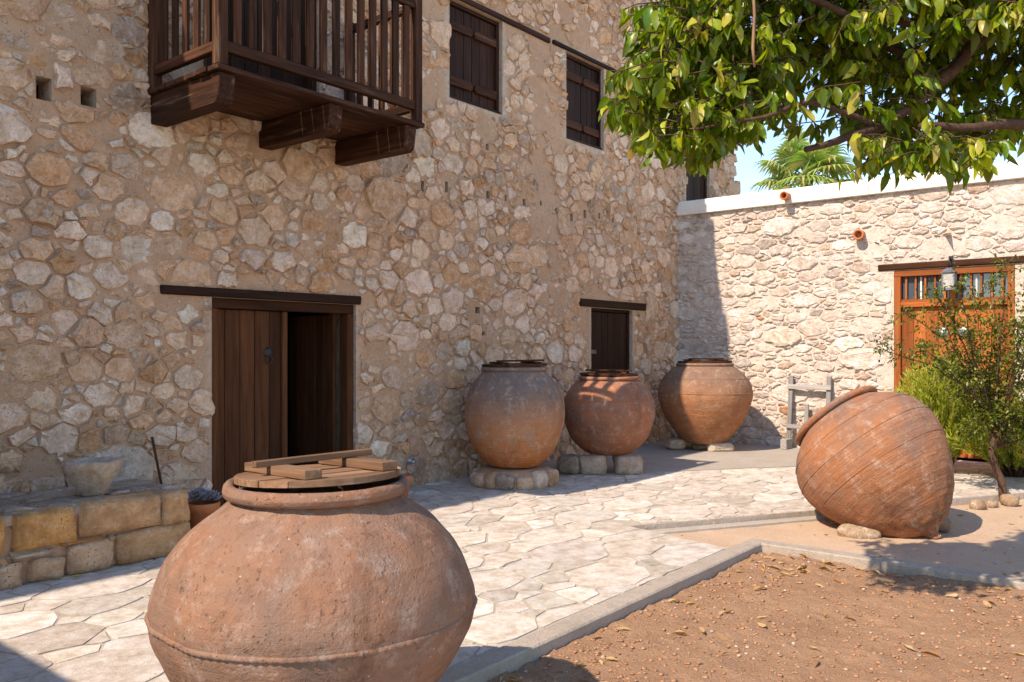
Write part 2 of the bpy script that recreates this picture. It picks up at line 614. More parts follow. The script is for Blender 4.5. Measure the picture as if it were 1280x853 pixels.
def outline(poly, cut, seg, rg, jag=0.03, cmax=0.05, warp=None):
    """irregular outline: corners trimmed by the share cut of each edge, edges broken about every seg metres and jittered"""
    # drop tiny edges
    p = []
    for a in poly:
        if not p or math.hypot(a[0] - p[-1][0], a[1] - p[-1][1]) > 0.006:
            p.append(a)
    if len(p) > 2 and math.hypot(p[0][0] - p[-1][0], p[0][1] - p[-1][1]) < 0.006:
        p.pop()
    if len(p) < 3:
        return None
    q = []
    n = len(p)
    for i in range(n):
        a, b = p[i], p[(i + 1) % n]
        l = math.hypot(b[0] - a[0], b[1] - a[1])
        k1 = min(cmax, l * cut * rg.uniform(0.5, 1.5)) / l
        k2 = min(cmax, l * cut * rg.uniform(0.5, 1.5)) / l
        nx, ny = (b[1] - a[1]) / l, (a[0] - b[0]) / l
        m = max(1, int(l / seg))
        for j in range(m + 1):
            f = k1 + (1 - k1 - k2) * j / m
            if 0 < j < m:
                f += rg.uniform(-0.2, 0.2) / m
            e = rg.uniform(-1, 0.7) * jag * min(l, 0.25)
            q.append((a[0] + (b[0] - a[0]) * f - nx * e * 0, a[1] + (b[1] - a[1]) * f))
            q[-1] = (q[-1][0] + nx * e, q[-1][1] + ny * e)
    if warp:
        q = [(a + warp[0] * noise.noise(Vector((a * warp[1], b * warp[1], 1.5))) + warp[0] * 0.4 * noise.noise(Vector((a * warp[1] * 3, b * warp[1] * 3, 4.5))),
              b + warp[0] * noise.noise(Vector((a * warp[1], b * warp[1], 11.5))) + warp[0] * 0.4 * noise.noise(Vector((a * warp[1] * 3, b * warp[1] * 3, 7.5)))) for a, b in q]
    cx = sum(a for a, b in q) / len(q)
    cy = sum(b for a, b in q) / len(q)
    return q, (cx, cy)


def stone_geo(ol, c, H, sink, rg, inset=(0.010, 0.045), heights=(0.72, 1.0), alphas=(0.0, 0.4, 1.0), tilt=0.25, rough=0.22):
    """verts (x, y, h) relative to c, faces, edge alphas; the shoulder insets are in metres"""
    n = len(ol)
    size = max(1e-4, math.sqrt(area(ol)))
    tx, ty = rg.uniform(-tilt, tilt) * H / size * 2, rg.uniform(-tilt, tilt) * H / size * 2
    V, A = [], []
    for k in range(3):
        for (x, y) in ol:
            dx, dy = x - c[0], y - c[1]
            d = max(1e-5, math.hypot(dx, dy))
            f = 1.0 if k == 0 else 1 - min(0.30 * k, inset[k - 1] * rg.uniform(0.6, 1.4) / d)
            dx, dy = dx * f, dy * f
            h = -sink if k == 0 else H * (heights[k - 1] + rg.uniform(-rough, rough)) + tx * dx + ty * dy
            V.append((dx, dy, h))
            A.append(alphas[k])
    F = []
    for k in range(2):
        for i in range(n):
            j = (i + 1) % n
            F.append((k * n + i, k * n + j, (k + 1) * n + j, (k + 1) * n + i))
    i0 = rg.randrange(n)
    if n >= 7:
        j0 = n // 2 + rg.choice((-1, 0, 1))
        F.append(tuple(2 * n + (i0 + q) % n for q in range(j0 + 1)))
        F.append(tuple(2 * n + (i0 + q) % n for q in range(j0, n + 1)))
    else:
        F.append(tuple(2 * n + q for q in range(n)))
    return V, F, A


def lay_stones(items, frame, mat, name, parent, limit=300, stuffname='small_stones'):
    """items: (outline, centre, H, sink, tint, kw); frame(x, y, h) -> world point. Largest in view become parts, the rest one part."""
    O = frame(0, 0, 0)
    ex, ey, ez = frame(1, 0, 0) - O, frame(0, 1, 0) - O, frame(0, 0, 1) - O
    flip = ex.cross(ey).dot(ez) < 0
    sc = []
    for it in items:
        P = [px(frame(x, y, it[2])) for x, y in it[0]]
        vis = 0
        if all(P):
            q = px(frame(it[1][0], it[1][1], it[2]))
            if -20 < q[0] < 1300 and -20 < q[1] < 873:
                vis = area([(a, b) for a, b, d in P])
        sc.append(vis)
    order = sorted(range(len(items)), key=lambda i: -sc[i])
    SV, SF, SCc = [], [], []
    rg = random.Random(len(items))
    for rank, i in enumerate(order):
        ol, c, H, sink, tint, kw = items[i]
        V, F, A = stone_geo(ol, c, H, sink, rg, **kw)
        W = [ex * x + ey * y + ez * h for x, y, h in V]
        if flip:
            F = [f[::-1] for f in F]
        C = [(*tint, a) for a in A]
        if rank < limit and sc[i] > 0:
            mesh_ob(name, [tuple(p) for p in W], F, mat, parent, frame(c[0], c[1], 0), False, C)
        else:
            o = frame(c[0], c[1], 0)
            b = len(SV)
            SV += [tuple(p + o) for p in W]
            SF += [tuple(k + b for k in f) for f in F]
            SCc += C
    if SV:
        tag(mesh_ob(stuffname, SV, SF, mat, parent, (0, 0, 0), False, SCc), kind='stuff')


def pick(rg, pal):
    t = rg.random() * sum(p[0] for p in pal)
    for wgt, c in pal:
        t -= wgt
        if t <= 0:
            break
    k = rg.uniform(0.86, 1.14)
    return tuple(min(0.95, x * k * rg.uniform(0.985, 1.015)) for x in c)


def wall_grid(x0, x1, z0, z1, step, openings, plaster, amp, name, mat, parent, frame, reveal=0.42, rec_mat=None):
    """wall face with openings (x0, x1, z0, z1, depth) as a fine uneven grid, reveals included"""
    xs = set([x0, x1])
    zs = set([z0, z1])
    for o in openings:
        xs |= {o[0], o[1]}
        zs |= {o[2], o[3]}

    def fill(s):
        s = sorted(s)
        out = []
        for a, b in zip(s, s[1:]):
            n = max(1, int(round((b - a) / step)))
            out += [a + (b - a) * i / n for i in range(n)]
        return out + [s[-1]]
    xs, zs = fill(xs), fill(zs)
    V, C, F = [], [], []
    for z in zs:
        for x in xs:
            d = 1.0
            e = 9.0
            for o in openings:
                dx = max(o[0] - x, 0, x - o[1])
                dz = max(o[2] - z, 0, z - o[3])
                e = min(e, math.hypot(dx, dz))
            al = 0.0
            for (a, b, c, f, wd) in plaster:
                dd = math.hypot(max(a - x, 0, x - b), max(c - z, 0, z - f))
                ww = wd * (1 + 0.9 * noise.noise(Vector((x * 4, z * 4, 3))))
                al = max(al, max(0.0, min(1.0, (ww - dd) / 0.05)))
            d = min(1.0, e / 0.12)
            h = amp * d * (noise.noise(Vector((x * 1.1, z * 1.1, 0))) * 1.2 + noise.noise(Vector((x * 5, z * 5, 5))) * 0.55 + noise.noise(Vector((x * 14, z * 14, 9))) * 0.3)
            V.append(tuple(frame(x, z, h)))
            C.append((0.62, 0.52, 0.41, 0.85 * al))
    nx = len(xs)
    O = frame(0, 0, 0)
    flip = (frame(1, 0, 0) - O).cross(frame(0, 1, 0) - O).dot(frame(0, 0, 1) - O) < 0
    for j in range(len(zs) - 1):
        for i in range(nx - 1):
            cx, cz = (xs[i] + xs[i + 1]) / 2, (zs[j] + zs[j + 1]) / 2
            if any(o[0] < cx < o[1] and o[2] < cz < o[3] for o in openings):
                continue
            f = (j * nx + i, j * nx + i + 1, (j + 1) * nx + i + 1, (j + 1) * nx + i)
            F.append(f[::-1] if flip else f)
    for o in openings:                                      # reveals
        a, b, c, d, dep = o
        q = [(a, c), (b, c), (b, d), (a, d)]
        for k in range(4):
            p, r = q[k], q[(k + 1) % 4]
            bs = len(V)
            for (x, z), h in ((p, 0.004), (r, 0.004), (r, -dep), (p, -dep)):
                V.append(tuple(frame(x, z, h)))
                C.append((0.55, 0.44, 0.34, 0.7))
            F.append((bs, bs + 1, bs + 2, bs + 3))
        if dep < 0.35:
            bs = len(V)
            for (x, z) in q:
                V.append(tuple(frame(x, z, -dep)))
                C.append((0.02, 0.015, 0.01, 1))  # backs of shallow holes coloured near-black, standing in for their shade
            F.append((bs, bs + 1, bs + 2, bs + 3))
    return mesh_ob(name, V, F, mat, parent, (0, 0, 0), True, C)


# ================================================================== the setting
def struct(o):
    return tag(o, kind='structure')


struct(mesh_ob('ground', [(-300, -300, -0.3), (300, -300, -0.3), (300, 300, -0.3), (-300, 300, -0.3)], [(0, 1, 2, 3)], M_ground))


def pv(t, s, h):
    return Vector((t, -s, h))


def sl_far(t):                                             # far edge of the sunken dirt strip
    return 3.11 + (t + 0.38) * 0.587


def s_apron(t):
    return 1.8 + (t - 2.84) * 0.73


struct(prism('paving', M_bed, [(-12, 0.6), (-12, -9.5), (-4.36, -9.5), (-4.36, -4.165), (-0.62, -4.165), (-0.38, -3.11), (7.5, -sl_far(7.5)), (7.5, 0.6)], -0.28, 0.0))
PAV = bpy.data.objects['paving']
# the bed is a little uneven only through its flagstones
rg = random.Random(21)
FLAGC = [(4, (0.56, 0.51, 0.445)), (3, (0.52, 0.465, 0.40)), (2, (0.60, 0.555, 0.495)), (0.6, (0.48, 0.425, 0.365))]
cells = pack(-8.5, 6.45, 0.02, 7.4, [(0.28, 110), (0.21, 600), (0.145, 3000), (0.095, 7000), (0.055, 5000)], 1.2, 0.012, rg, None, 0.82)
items = []
for (x, y), r, poly in cells:
    left = x < -4.36
    inap = y < s_apron(x) and x > 1.7
    if inap:
        continue
    poly = clip(poly, 0, -1, -0.02)
    poly = clip(poly, 1, 0, 6.43)
    if left:
        poly = clip(poly, 1, 0, -4.37) if y > 3.9 else poly
    elif x < -0.38 - (min(y, 4.2) - 3.11) * 0.226 or (y > 4.2 and x < -0.9):
        if y > 4.7:
            continue
        poly = clip(poly, 0, 1, 4.155)
        if y > 2.9:
            k = math.hypot(1, 0.226)
            poly = clip(poly, 1 / k, 0.226 / k, (-0.39 + 3.11 * 0.226) / k)
    else:
        if y > sl_far(x) + 0.5:
            continue
        k = math.hypot(0.587, 1)
        poly = clip(poly, -0.587 / k, 1 / k, (3.09 + 0.38 * 0.587) / k)
    if x > 1.2:
        k = math.hypot(0.73, 1)
        if y > s_apron(x):
            poly = clip(poly, 0.73 / k, -1 / k, -(1.8 - 2.84 * 0.73) / k - 0.01)
    if len(poly) < 3 or area(poly) < 0.0035:
        continue
    o = outline(poly, 0.08, 0.11, rg, 0.035, 0.03, (0.035, 3.3) if 0.25 < y < 3.0 else None)
    if o:
        items.append((o[0], o[1], rg.uniform(0.004, 0.008), 0.03, pick(rg, FLAGC),
                      dict(inset=(0.004, 0.05), heights=(0.88, 1.0), alphas=(0.0, 0.5, 1.0), tilt=0.3, rough=0.06)))
lay_stones(items, pv, M_flag, 'flagstone', PAV, 300, 'small_flagstones')
struct(prism('concrete_apron', M_conc, [(1.72, 0.5), (1.72, -s_apron(1.72)), (6.44, -s_apron(6.44)), (6.44, 0.5)], -0.2, 0.012))

# kerb round the planting bed
def kerb(name, pts):
    o = prism(name, M_kerb, pts, -0.29, 0.012, None, 0.010)
    return struct(o)


def kpts(pts, step=0.11):
    out = []
    for a, b in zip(pts, pts[1:] + pts[:1]):
        l = math.hypot(b[0] - a[0], b[1] - a[1])
        n = max(1, int(l / step))
        for i in range(n):
            x, y = a[0] + (b[0] - a[0]) * i / n, a[1] + (b[1] - a[1]) * i / n
            out.append((x + 0.007 * noise.noise(Vector((x * 6, y * 6, 0))), y + 0.007 * noise.noise(Vector((x * 6, y * 6, 9)))))
    return out


kerb('kerb', kpts([(-4.33, -4.175), (-0.18, -4.175), (-0.18, -9.5), (-0.325, -9.5), (-0.325, -4.32), (-4.33, -4.32)]))


def soil_h(x, y):
    n = noise.noise
    return (-0.050 + 0.026 * n(Vector((x * 1.3, y * 1.3, 0))) + 0.018 * n(Vector((x * 5, y * 5, 4))) + 0.014 * n(Vector((x * 14, y * 14, 8)))
            + 0.012 * n(Vector((x * 30, y * 30, 2))))


def sheet(name, x0, x1, y0, y1, step, hf, mat, inside=None):
    nx, ny = int((x1 - x0) / step) + 1, int((y1 - y0) / step) + 1
    V = [(x0 + (x1 - x0) * i / nx, y0 + (y1 - y0) * j / ny, 0) for j in range(ny + 1) for i in range(nx + 1)]
    V = [(x, y, hf(x, y)) for x, y, _ in V]
    F = [(j * (nx + 1) + i, j * (nx + 1) + i + 1, (j + 1) * (nx + 1) + i + 1, (j + 1) * (nx + 1) + i) for j in range(ny) for i in range(nx)]
    if inside:
        F = [f for f in F if inside(V[f[0]][0], V[f[0]][1])]
    return struct(mesh_ob(name, V, F, mat, None, (0, 0, 0), True))


sheet('soil_bed', -4.36, -0.31, -9.5, -4.305, 0.028, soil_h, M_soil)


def dirt_h(x, y):
    n = noise.noise
    return -0.075 + 0.012 * n(Vector((x * 1.5, y * 1.5, 3))) + 0.006 * n(Vector((x * 8, y * 8, 1))) + 0.003 * n(Vector((x * 22, y * 22, 1)))


sheet('dirt_strip', -0.72, 7.6, -9.5, -2.9, 0.06, dirt_h, M_dirt, lambda x, y: x > -0.3 or y > -4.22)
# rough concrete ledge below the paving edge
k = 0.587
L = math.hypot(1, k)
lx, ly = k / L, 1 / L
led = [(-0.36, -3.13), (2.2, -sl_far(2.2) - 0.015), (2.2 + 0.22 * lx, -sl_far(2.2) - 0.015 - 0.22 * ly), (-0.30 + 0.2 * lx, -3.20 - 0.18 * ly)]
struct(prism('concrete_ledge', M_conc, led, -0.29, -0.045, None, 0.01))

# clods, pebbles and crumbs of the bed
rg = random.Random(5)


def lump(rg, n=6):
    V, F = [], []
    rows = [(0.0, -0.5), (0.75, -0.25), (0.95, 0.12), (0.6, 0.45), (0.0, 0.62)]
    for i, (r, z) in enumerate(rows):
        for k in range(n):
            t = 2 * math.pi * (k + 0.5 * (i % 2)) / n
            q = r * rg.uniform(0.75, 1.2)
            V.append((q * math.cos(t), q * math.sin(t), z * rg.uniform(0.8, 1.2)))
    for i in range(4):
        for k in range(n):
            F.append((i * n + k, i * n + (k + 1) % n, (i + 1) * n + (k + 1) % n, (i + 1) * n + k))
    return V, F


def scatter(name, count, pos, size, mat, pal, rg):
    V, F, C = [], [], []
    for _ in range(count):
        x, y, z = pos(rg)
        v, f = lump(rg, 5)
        s = size(rg)
        a = rg.uniform(0, 6.28)
        c = pick(rg, pal)
        b = len(V)
        for p in v:
            V.append((x + s * (p[0] * math.cos(a) - p[1] * math.sin(a)) * 1.15, y + s * (p[0] * math.sin(a) + p[1] * math.cos(a)) * 0.85, z + s * p[2] * 0.75))
            C.append((*c, 1))
        F += [tuple(i + b for i in q) for q in f]
    return tag(mesh_ob(name, V, F, mat, None, (0, 0, 0), True, C), kind='stuff')


m = NT('clod', 0.95)
c_, a_ = m.attr()
M_clod = m.done(m.mix(m.ramp(m.noise(m.pos(), 60, 4), 0.3, 0.7), m.mix(1.0, c_, (0.75, 0.7, 0.66), 'MULTIPLY'), c_), m.bump(m.noise(m.pos(), 90, 4), 0.004))


def bedpos(rg):
    x, y = rg.uniform(-4.3, -0.36), rg.uniform(-8.2, -4.36)
    return x, y, soil_h(x, y) + 0.002


tag(scatter('soil_clods', 11000, bedpos, lambda r: 0.0035 + 0.016 * r.random() ** 4, M_clod,
            [(6, (0.48, 0.265, 0.145)), (4, (0.38, 0.20, 0.115)), (0.6, (0.54, 0.38, 0.26))], rg), 'crumbly reddish brown clods covering the planting bed', 'soil clods')
tag(scatter('pebbles', 260, bedpos, lambda r: 0.005 + 0.014 * r.random() ** 2.5, M_clod,
            [(3, (0.58, 0.5, 0.42)), (2, (0.45, 0.4, 0.36)), (1, (0.45, 0.2, 0.1))], rg), 'small pale pebbles strewn over the planting bed', 'pebbles')


def stripos(rg):
    while True:
        x, y = rg.uniform(-0.55, 4.5), rg.uniform(-7.5, -3.3)
        if -y > sl_far(x) + 0.22 and (x > -0.14 or -y < 4.1):
            return x, y, dirt_h(x, y)


tag(scatter('dirt_grit', 900, stripos, lambda r: 0.004 + 0.012 * r.random() ** 3, M_clod,
            [(3, (0.44, 0.31, 0.21)), (2, (0.55, 0.46, 0.37)), (1, (0.34, 0.2, 0.12))], rg), 'fine grit lying on the trodden dirt strip', 'grit')

# ================================================================== the old house
HX0, HX1, HH = -17.0, 8.82, 7.5
house = thing('stone_house', 'tall old rubble stone house with dark shutters and a timber balcony', 'house', (0, 0.3, 0), world=True)


def hf(x, z, h):
    return Vector((x, -h, z))


DOOR = (-2.635, -0.911, 0.0, 2.075, 0.45)
SWIN = (3.69, 4.90, 0.95, 2.22, 0.45)
UW1 = (0.57, 1.583, 4.67, 5.90, 0.45)
UW2 = (3.04, 4.04, 4.65, 5.92, 0.45)
UW3 = (6.77, 7.71, 4.16, 5.92, 0.45)
BDOOR = (-2.72, -1.40, 3.86, 5.85, 0.45)
opens = [DOOR, SWIN, UW1, UW2, UW3, BDOOR]
holes = [(-4.155, -4.04, 3.56, 3.74, 0.25), (-3.815, -3.69, 3.59, 3.745, 0.25)]
for (u, v, wd, ht) in [(528, 233, .05, .13), (609, 184, .055, .08), (558, 234, .05, .13), (610, 244, .07, .10), (632, 248, .04, .08), (655, 253, .06, .09), (676, 254, .04, .06),
                       (695, 264, .05, .09), (714, 272, .08, .11), (731, 268, .07, .12), (749, 270, .05, .09), (766, 275, .06, .08), (597, 388, .09, .08), (604, 417, .06, .05), (744, 440, .05, .06)]:
    kx = (u - 640) / FPX
    d = (-CAM.y) / (FWD.y + kx * RGT.y)
    p = at(u, v, d)
    holes.append((p.x - wd / 2, p.x + wd / 2, p.z - ht / 2, p.z + ht / 2, 0.15))
pl = [(o[0], o[1], o[2], o[3], 0.10) for o in (UW1, UW2, UW3)] + [(o[0], o[1], o[2], o[3], 0.035) for o in (DOOR, SWIN)] + [(-3.42, -3.36, 3.5, 7.9, 0.09), (-1.4, -0.9, 4.0, 6.0, 0.12)]
hwall = wall_grid(-8.6, HX1, -0.3, HH, 0.07, opens + holes, pl, 0.014, 'wall', M_mortar, house, hf)

HSTONE = [(5, (0.73, 0.485, 0.31)), (5, (0.79, 0.57, 0.40)), (3.5, (0.84, 0.645, 0.49)), (0.9, (0.87, 0.73, 0.58)), (1.2, (0.55, 0.40, 0.285)), (2.2, (0.67, 0.40, 0.22)), (0.3, (0.45, 0.33, 0.25))]
rg = random.Random(11)
cells = pack(-8.5, HX1 - 0.03, 0.03, 7.46, [(0.21, 45), (0.155, 360), (0.11, 2300), (0.08, 5500), (0.053, 12000), (0.032, 20000)], 1.28, 0.006, rg, None, 0.82)
items = []


def fits(poly, x, y, ops, pad):
    for o in ops:
        dx = max(o[0] - x, x - o[1])
        dz = max(o[2] - y, y - o[3])
        if max(dx, dz) < pad + 0.015:
            return None
        if max(dx, dz) > 0.6:
            continue
        if dx > dz:
            poly = clip(poly, 1, 0, o[0] - pad) if x < o[0] else clip(poly, -1, 0, -(o[1] + pad))
        else:
            poly = clip(poly, 0, 1, o[2] - pad) if y < o[2] else clip(poly, 0, -1, -(o[3] + pad))
        if len(poly) < 3:
            return None
    return poly


beams_z = [(-3.14, -0.86, 2.06, 2.17), (3.38, 5.30, 2.2, 2.37), (0.3, 2.62, 5.88, 6.0), (2.70, 4.66, 5.9, 6.0)]
for (x, y), r, poly in cells:
    if rg.random() < (0.02 if r > 0.06 else 0.06):
        continue
    seam = 2.1 < y < 5.9 and (abs(x - 2.85 + 0.06 * y) < 0.28)
    if seam and r > 0.06:
        continue
    if y > 4.3 and r > 0.1 and rg.random() < 0.25:
        continue
    poly = fits(poly, x, y, opens, 0.012)
    if poly:
        poly = fits(poly, x, y, holes, 0.01)
    if poly:
        poly = fits(poly, x, y, beams_z, 0.006)
    if not poly or area(poly) < 0.0006:
        continue
    k = rg.uniform(0.92, 1.08) if r > 0.06 else rg.uniform(0.8, 1.12)
    cx = sum(a for a, b in poly) / len(poly)
    cy = sum(b for a, b in poly) / len(poly)
    poly = [(cx + (a - cx) * k, cy + (b - cy) * k) for a, b in poly]
    o = outline(poly, 0.10, 0.075, rg, 0.14, 0.04, (0.022, 7.0) if not any(abs(x - e) < 0.3 for e in (DOOR[0], DOOR[1], SWIN[0], SWIN[1], UW1[0], UW1[1], UW2[0], UW2[1])) else (0.006, 7.0))
    if not o:
        continue
    H = rg.uniform(0.008, 0.046) * (0.7 + 3.2 * r)
    tint = pick(rg, HSTONE)
    if r < 0.055 and rg.random() < 0.16:
        tint = pick(rg, [(1, (0.76, 0.66, 0.54))])
    if y < 1.0 and rg.random() < 0.5:
        tint = tuple(a * 0.82 for a in tint)
    items.append((o[0], o[1], H, 0.035, tint, dict(inset=(0.012, 0.05 + 0.15 * r), rough=0.3, tilt=0.5)))
lay_stones(items, hf, M_stone, 'stone', hwall, 300)
print('house stones', len(items))
# rest of the shell: gable ends, back, roof, inner room
V = [(HX0, 0, -0.3), (-8.6, 0, -0.3), (-8.6, 0, HH), (HX0, 0, HH), (HX0, 6, -0.3), (HX0, 6, HH), (HX1, 6, -0.3), (HX1, 6, HH), (HX1, 0, -0.3), (HX1, 0, HH)]
F = [(0, 1, 2, 3), (4, 0, 3, 5), (6, 4, 5, 7), (8, 6, 7, 9), (3, 2, 9, 7, 5)]
mesh_ob('side_wall', V, F, M_mortar, house, (0, 0, 0), False, [(0.5, 0.4, 0.3, 0)] * len(V))
box('roof', M_mortar, (HX0 - 0.01, -0.02, HH + 0.003), (HX1 + 0.01, 6.01, HH + 0.06), house, 0.01)
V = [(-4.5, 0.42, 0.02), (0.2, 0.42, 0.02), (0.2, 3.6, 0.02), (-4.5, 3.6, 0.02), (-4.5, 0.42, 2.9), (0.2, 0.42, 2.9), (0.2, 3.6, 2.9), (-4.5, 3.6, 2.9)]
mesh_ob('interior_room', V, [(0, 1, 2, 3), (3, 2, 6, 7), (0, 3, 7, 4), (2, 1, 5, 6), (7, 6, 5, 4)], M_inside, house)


# ---- house door: boarded leaf on the left, right leaf swung inwards
def beam(name, x0, x1, z0, z1, out, parent, mats, axis=0, jit=0.006, dep=0.2):
    return box(name, mats[axis], (x0, -out, z0), (x1, dep, z1), parent, 0.012, None, jit)


hd = thing('door', None, None, (-1.77, 0.12, 0.0), parent=house, world=True)
hd['label'] = 'brown plank double door standing half open'
B = M_brown
box('door_jamb', B[2], (-2.63, 0.03, 0.0), (-2.545, 0.17, 1.975), hd)
box('door_jamb', B[2], (-1.0, 0.03, 0.0), (-0.915, 0.17, 1.975), hd)
box('door_head', B[0], (-2.63, 0.03, 1.978), (-0.915, 0.17, 2.07), hd)
x = -2.543
for wd in (0.095, 0.165, 0.165, 0.165, 0.14):
    box('plank', B[2], (x + 0.002, 0.085 + rnd.uniform(-.003, .003), 0.02), (x + wd - 0.003, 0.125, 1.972), hd, 0.005)
    x += wd
box('stile', B[2], (x, 0.055, 0.02), (x + 0.06, 0.13, 1.972), hd, 0.006)
for k in range(5):                                        # the open leaf, seen end on in the dark
    box('plank', B[2], (-1.075, 0.18 + k * 0.155, 0.02), (-1.035, 0.18 + k * 0.155 + 0.15, 1.965), hd, 0.005)
box('threshold', M_stone2, (-2.62, -0.02, 0.0), (-0.92, 0.4, 0.035), hd, 0.01)
kx_ = -1.97
V, F = lathe([(0.0, 0.016), (0.028, 0.014), (0.05, 0.004), (0.052, 0.0)], 18)
pl_ = mesh_ob('door_knocker', V, F, M_iron, hd, (kx_, 0.08, 1.56), True, None, (R(90), 0, 0))
V, F = tube([(0.036 * math.sin(a), -0.03 - 0.045 * (1 - math.cos(a)) * 0.9, 0.02) for a in [2 * math.pi * i / 16 for i in range(17)]], 0.006, 6, caps=False)
mesh_ob('ring', V, F, M_iron, pl_, (0, 0, 0), True)
beam('lintel', -3.14, -0.86, 2.079, 2.165, 0.035, house, M_dark)


# ---- shutters
def shutter_window(o, label, battens=True, lint=None):
    x0, x1, z0, z1, _ = o
    wt = thing('window', None, None, ((x0 + x1) / 2, 0.1, z0), parent=house, world=True)
    wt['label'] = label
    f = 0.05
    y0 = 0.05
    box('window_frame', M_dark[2], (x0 + .003, y0, z0 + f + .002), (x0 + f, y0 + 0.1, z1 - f), wt)
    box('window_frame', M_dark[2], (x1 - f, y0, z0 + f + .002), (x1 - .003, y0 + 0.1, z1 - f), wt)
    box('window_frame', M_dark[0], (x0 + .003, y0 - 0.02, z0 + .003), (x1 - .003, y0 + 0.1, z0 + f), wt)
    box('window_frame', M_dark[0], (x0 + .003, y0, z1 - f + .002), (x1 - .003, y0 + 0.1, z1 - .003), wt)
    xm = (x0 + x1) / 2
    for a, b in ((x0 + f, xm - 0.004), (xm + 0.004, x1 - f)):
        n = 3
        for k in range(n):
            p, q = a + (b - a) * k / n, a + (b - a) * (k + 1) / n
            box('plank', M_dark[2], (p + 0.002, y0 + 0.035 + rnd.uniform(-.004, .004), z0 + f + .004), (q - 0.002, y0 + 0.07, z1 - f - .004), wt, 0.004)
        if battens:
            for zz in (z0 + (z1 - z0) * 0.20, z0 + (z1 - z0) * 0.76):
                c = 0.05
                pts = [(a + 0.01, zz - 0.055), (b - 0.05, zz - 0.055), (b - 0.012, zz - 0.02), (b - 0.012, zz + 0.02), (b - 0.05, zz + 0.055), (a + 0.01, zz + 0.055)]
                if a > xm - 0.01:
                    pts = [(a + b - p, q) for p, q in pts]
                cxm = (a + b) / 2
                prism('batten', M_balc[0], [(p - cxm, q - zz) for p, q in pts], -0.02, 0.02, wt, 0.004, (cxm, y0 + 0.015, zz), (R(90), 0, 0))
    if lint:
        beam('lintel', lint[0], lint[1], lint[2], lint[3], 0.03, wt, M_dark)
    return wt


shutter_window(SWIN, 'small dark ground floor shutter behind the jars', False, (3.38, 5.30, 2.23, 2.345))
shutter_window(UW1, 'dark battened upper shutter next to the balcony', True, (0.3, 2.62, 5.905, 5.985))
shutter_window(UW2, 'dark battened upper shutter beside the leafy tree', True, (2.70, 4.66, 5.925, 5.99))
shutter_window(UW3, 'dark upper shutter above the annexe roof', False)

# ---- balcony
bal = thing('balcony', None, None, (-2.2, 0, 3.8), parent=house, world=True)
bal['label'] = 'dark timber balcony with slatted railing on three beams'
BX0, BX1, BD = -3.26, -0.98, 1.12
nb = 7
for k in range(nb):
    y1 = -k * BD / nb - 0.004
    y0 = -(k + 1) * BD / nb
    box('floor_board', M_balc[0], (BX0 - rnd.uniform(0, .02), y0 + 0.003, 3.80), (BX1 + rnd.uniform(0, .02), y1 - 0.003, 3.842), bal, 0.004)
for bx in (-3.15, -2.05, -1.12):
    bm = bmesh.new()
    prof = [(0.3, 3.55), (-0.99, 3.55), (-1.02, 3.562), (-1.045, 3.59), (-1.075, 3.797), (0.3, 3.797)]
    vs = [bm.verts.new((0.075, y, z - 3.68)) for y, z in prof]
    bm.faces.new(vs)
    r = bmesh.ops.extrude_face_region(bm, geom=bm.faces[:])
    for e in r['geom']:
        if isinstance(e, bmesh.types.BMVert):
            e.co.x = -0.075
    bmesh.ops.recalc_face_normals(bm, faces=bm.faces[:])
    bmesh.ops.bevel(bm, geom=bm.edges[:], offset=0.008, segments=1, affect='EDGES')
    bm_ob('beam', bm, M_balc[1], bal, (bx, 0, 3.68))
px0, px1, py0 = BX0 + 0.05, BX1 - 0.06, -BD + 0.06
for (x, y) in ((px0, py0), (px1, py0), (px0, -0.05), (px1, -0.05)):
    box('post', M_balc[2], (x - 0.045, y - 0.045, 3.845), (x + 0.045, y + 0.045, 5.08), bal, 0.006)
for z0, z1 in ((3.96, 4.045), (4.96, 5.04)):
    box('rail', M_balc[0], (px0 + 0.047, py0 - 0.035, z0), (px1 - 0.047, py0 + 0.03, z1), bal, 0.006)
    for x in (px0, px1):
        box('rail', M_balc[1], (x - 0.03, py0 + 0.047, z0), (x + 0.03, -0.097, z1), bal, 0.006)
n = 14
for k in range(n):
    x = px0 + (px1 - px0) * (k + 1) / (n + 1)
    box('slat', M_balc[2], (x - 0.038, py0 - 0.022, 4.048), (x + 0.038, py0 + 0.012, 4.957), bal, 0.004, (0, 0, rnd.uniform(-.05, .05)))
for x in (px0, px1):
    for k in range(5):
        y = py0 + (-0.05 - py0) * (k + 1) / 6
        box('slat', M_balc[2], (x - 0.016, y - 0.036, 4.048), (x + 0.016, y + 0.036, 4.957), bal, 0.004)
for k in range(3):                                        # support post pieces between the beam and the floor of the middle bay
    pass
bd = thing('door', None, None, (-2.06, 0.1, 3.86), parent=house, world=True)
bd['label'] = 'dark plank door behind the balcony railing'
for k in range(8):
    a = BDOOR[0] + 0.06 + k * 0.15
    box('plank', M_dark[2], (a + .002, 0.12 + rnd.uniform(-.004, .004), 3.865), (a + 0.148, 0.16, 5.78), bd, 0.004)
for a in (BDOOR[0] + .003, BDOOR[1] - 0.06):
    box('door_jamb', M_brown[2], (a, 0.04, 3.865), (a + 0.057, 0.18, 5.78), bd)
box('door_head', M_brown[0], (BDOOR[0] + .003, 0.04, 5.783), (BDOOR[1] - .003, 0.18, 5.847), bd)

# ================================================================== the annexe with the white coping
AX = 6.46
ann = thing('annexe', 'low pale stone annexe with white coping and orange double door', 'building', (AX + 2, -4, 0), world=True)


def af(s, z, h):
    return Vector((AX - h, -s, z))


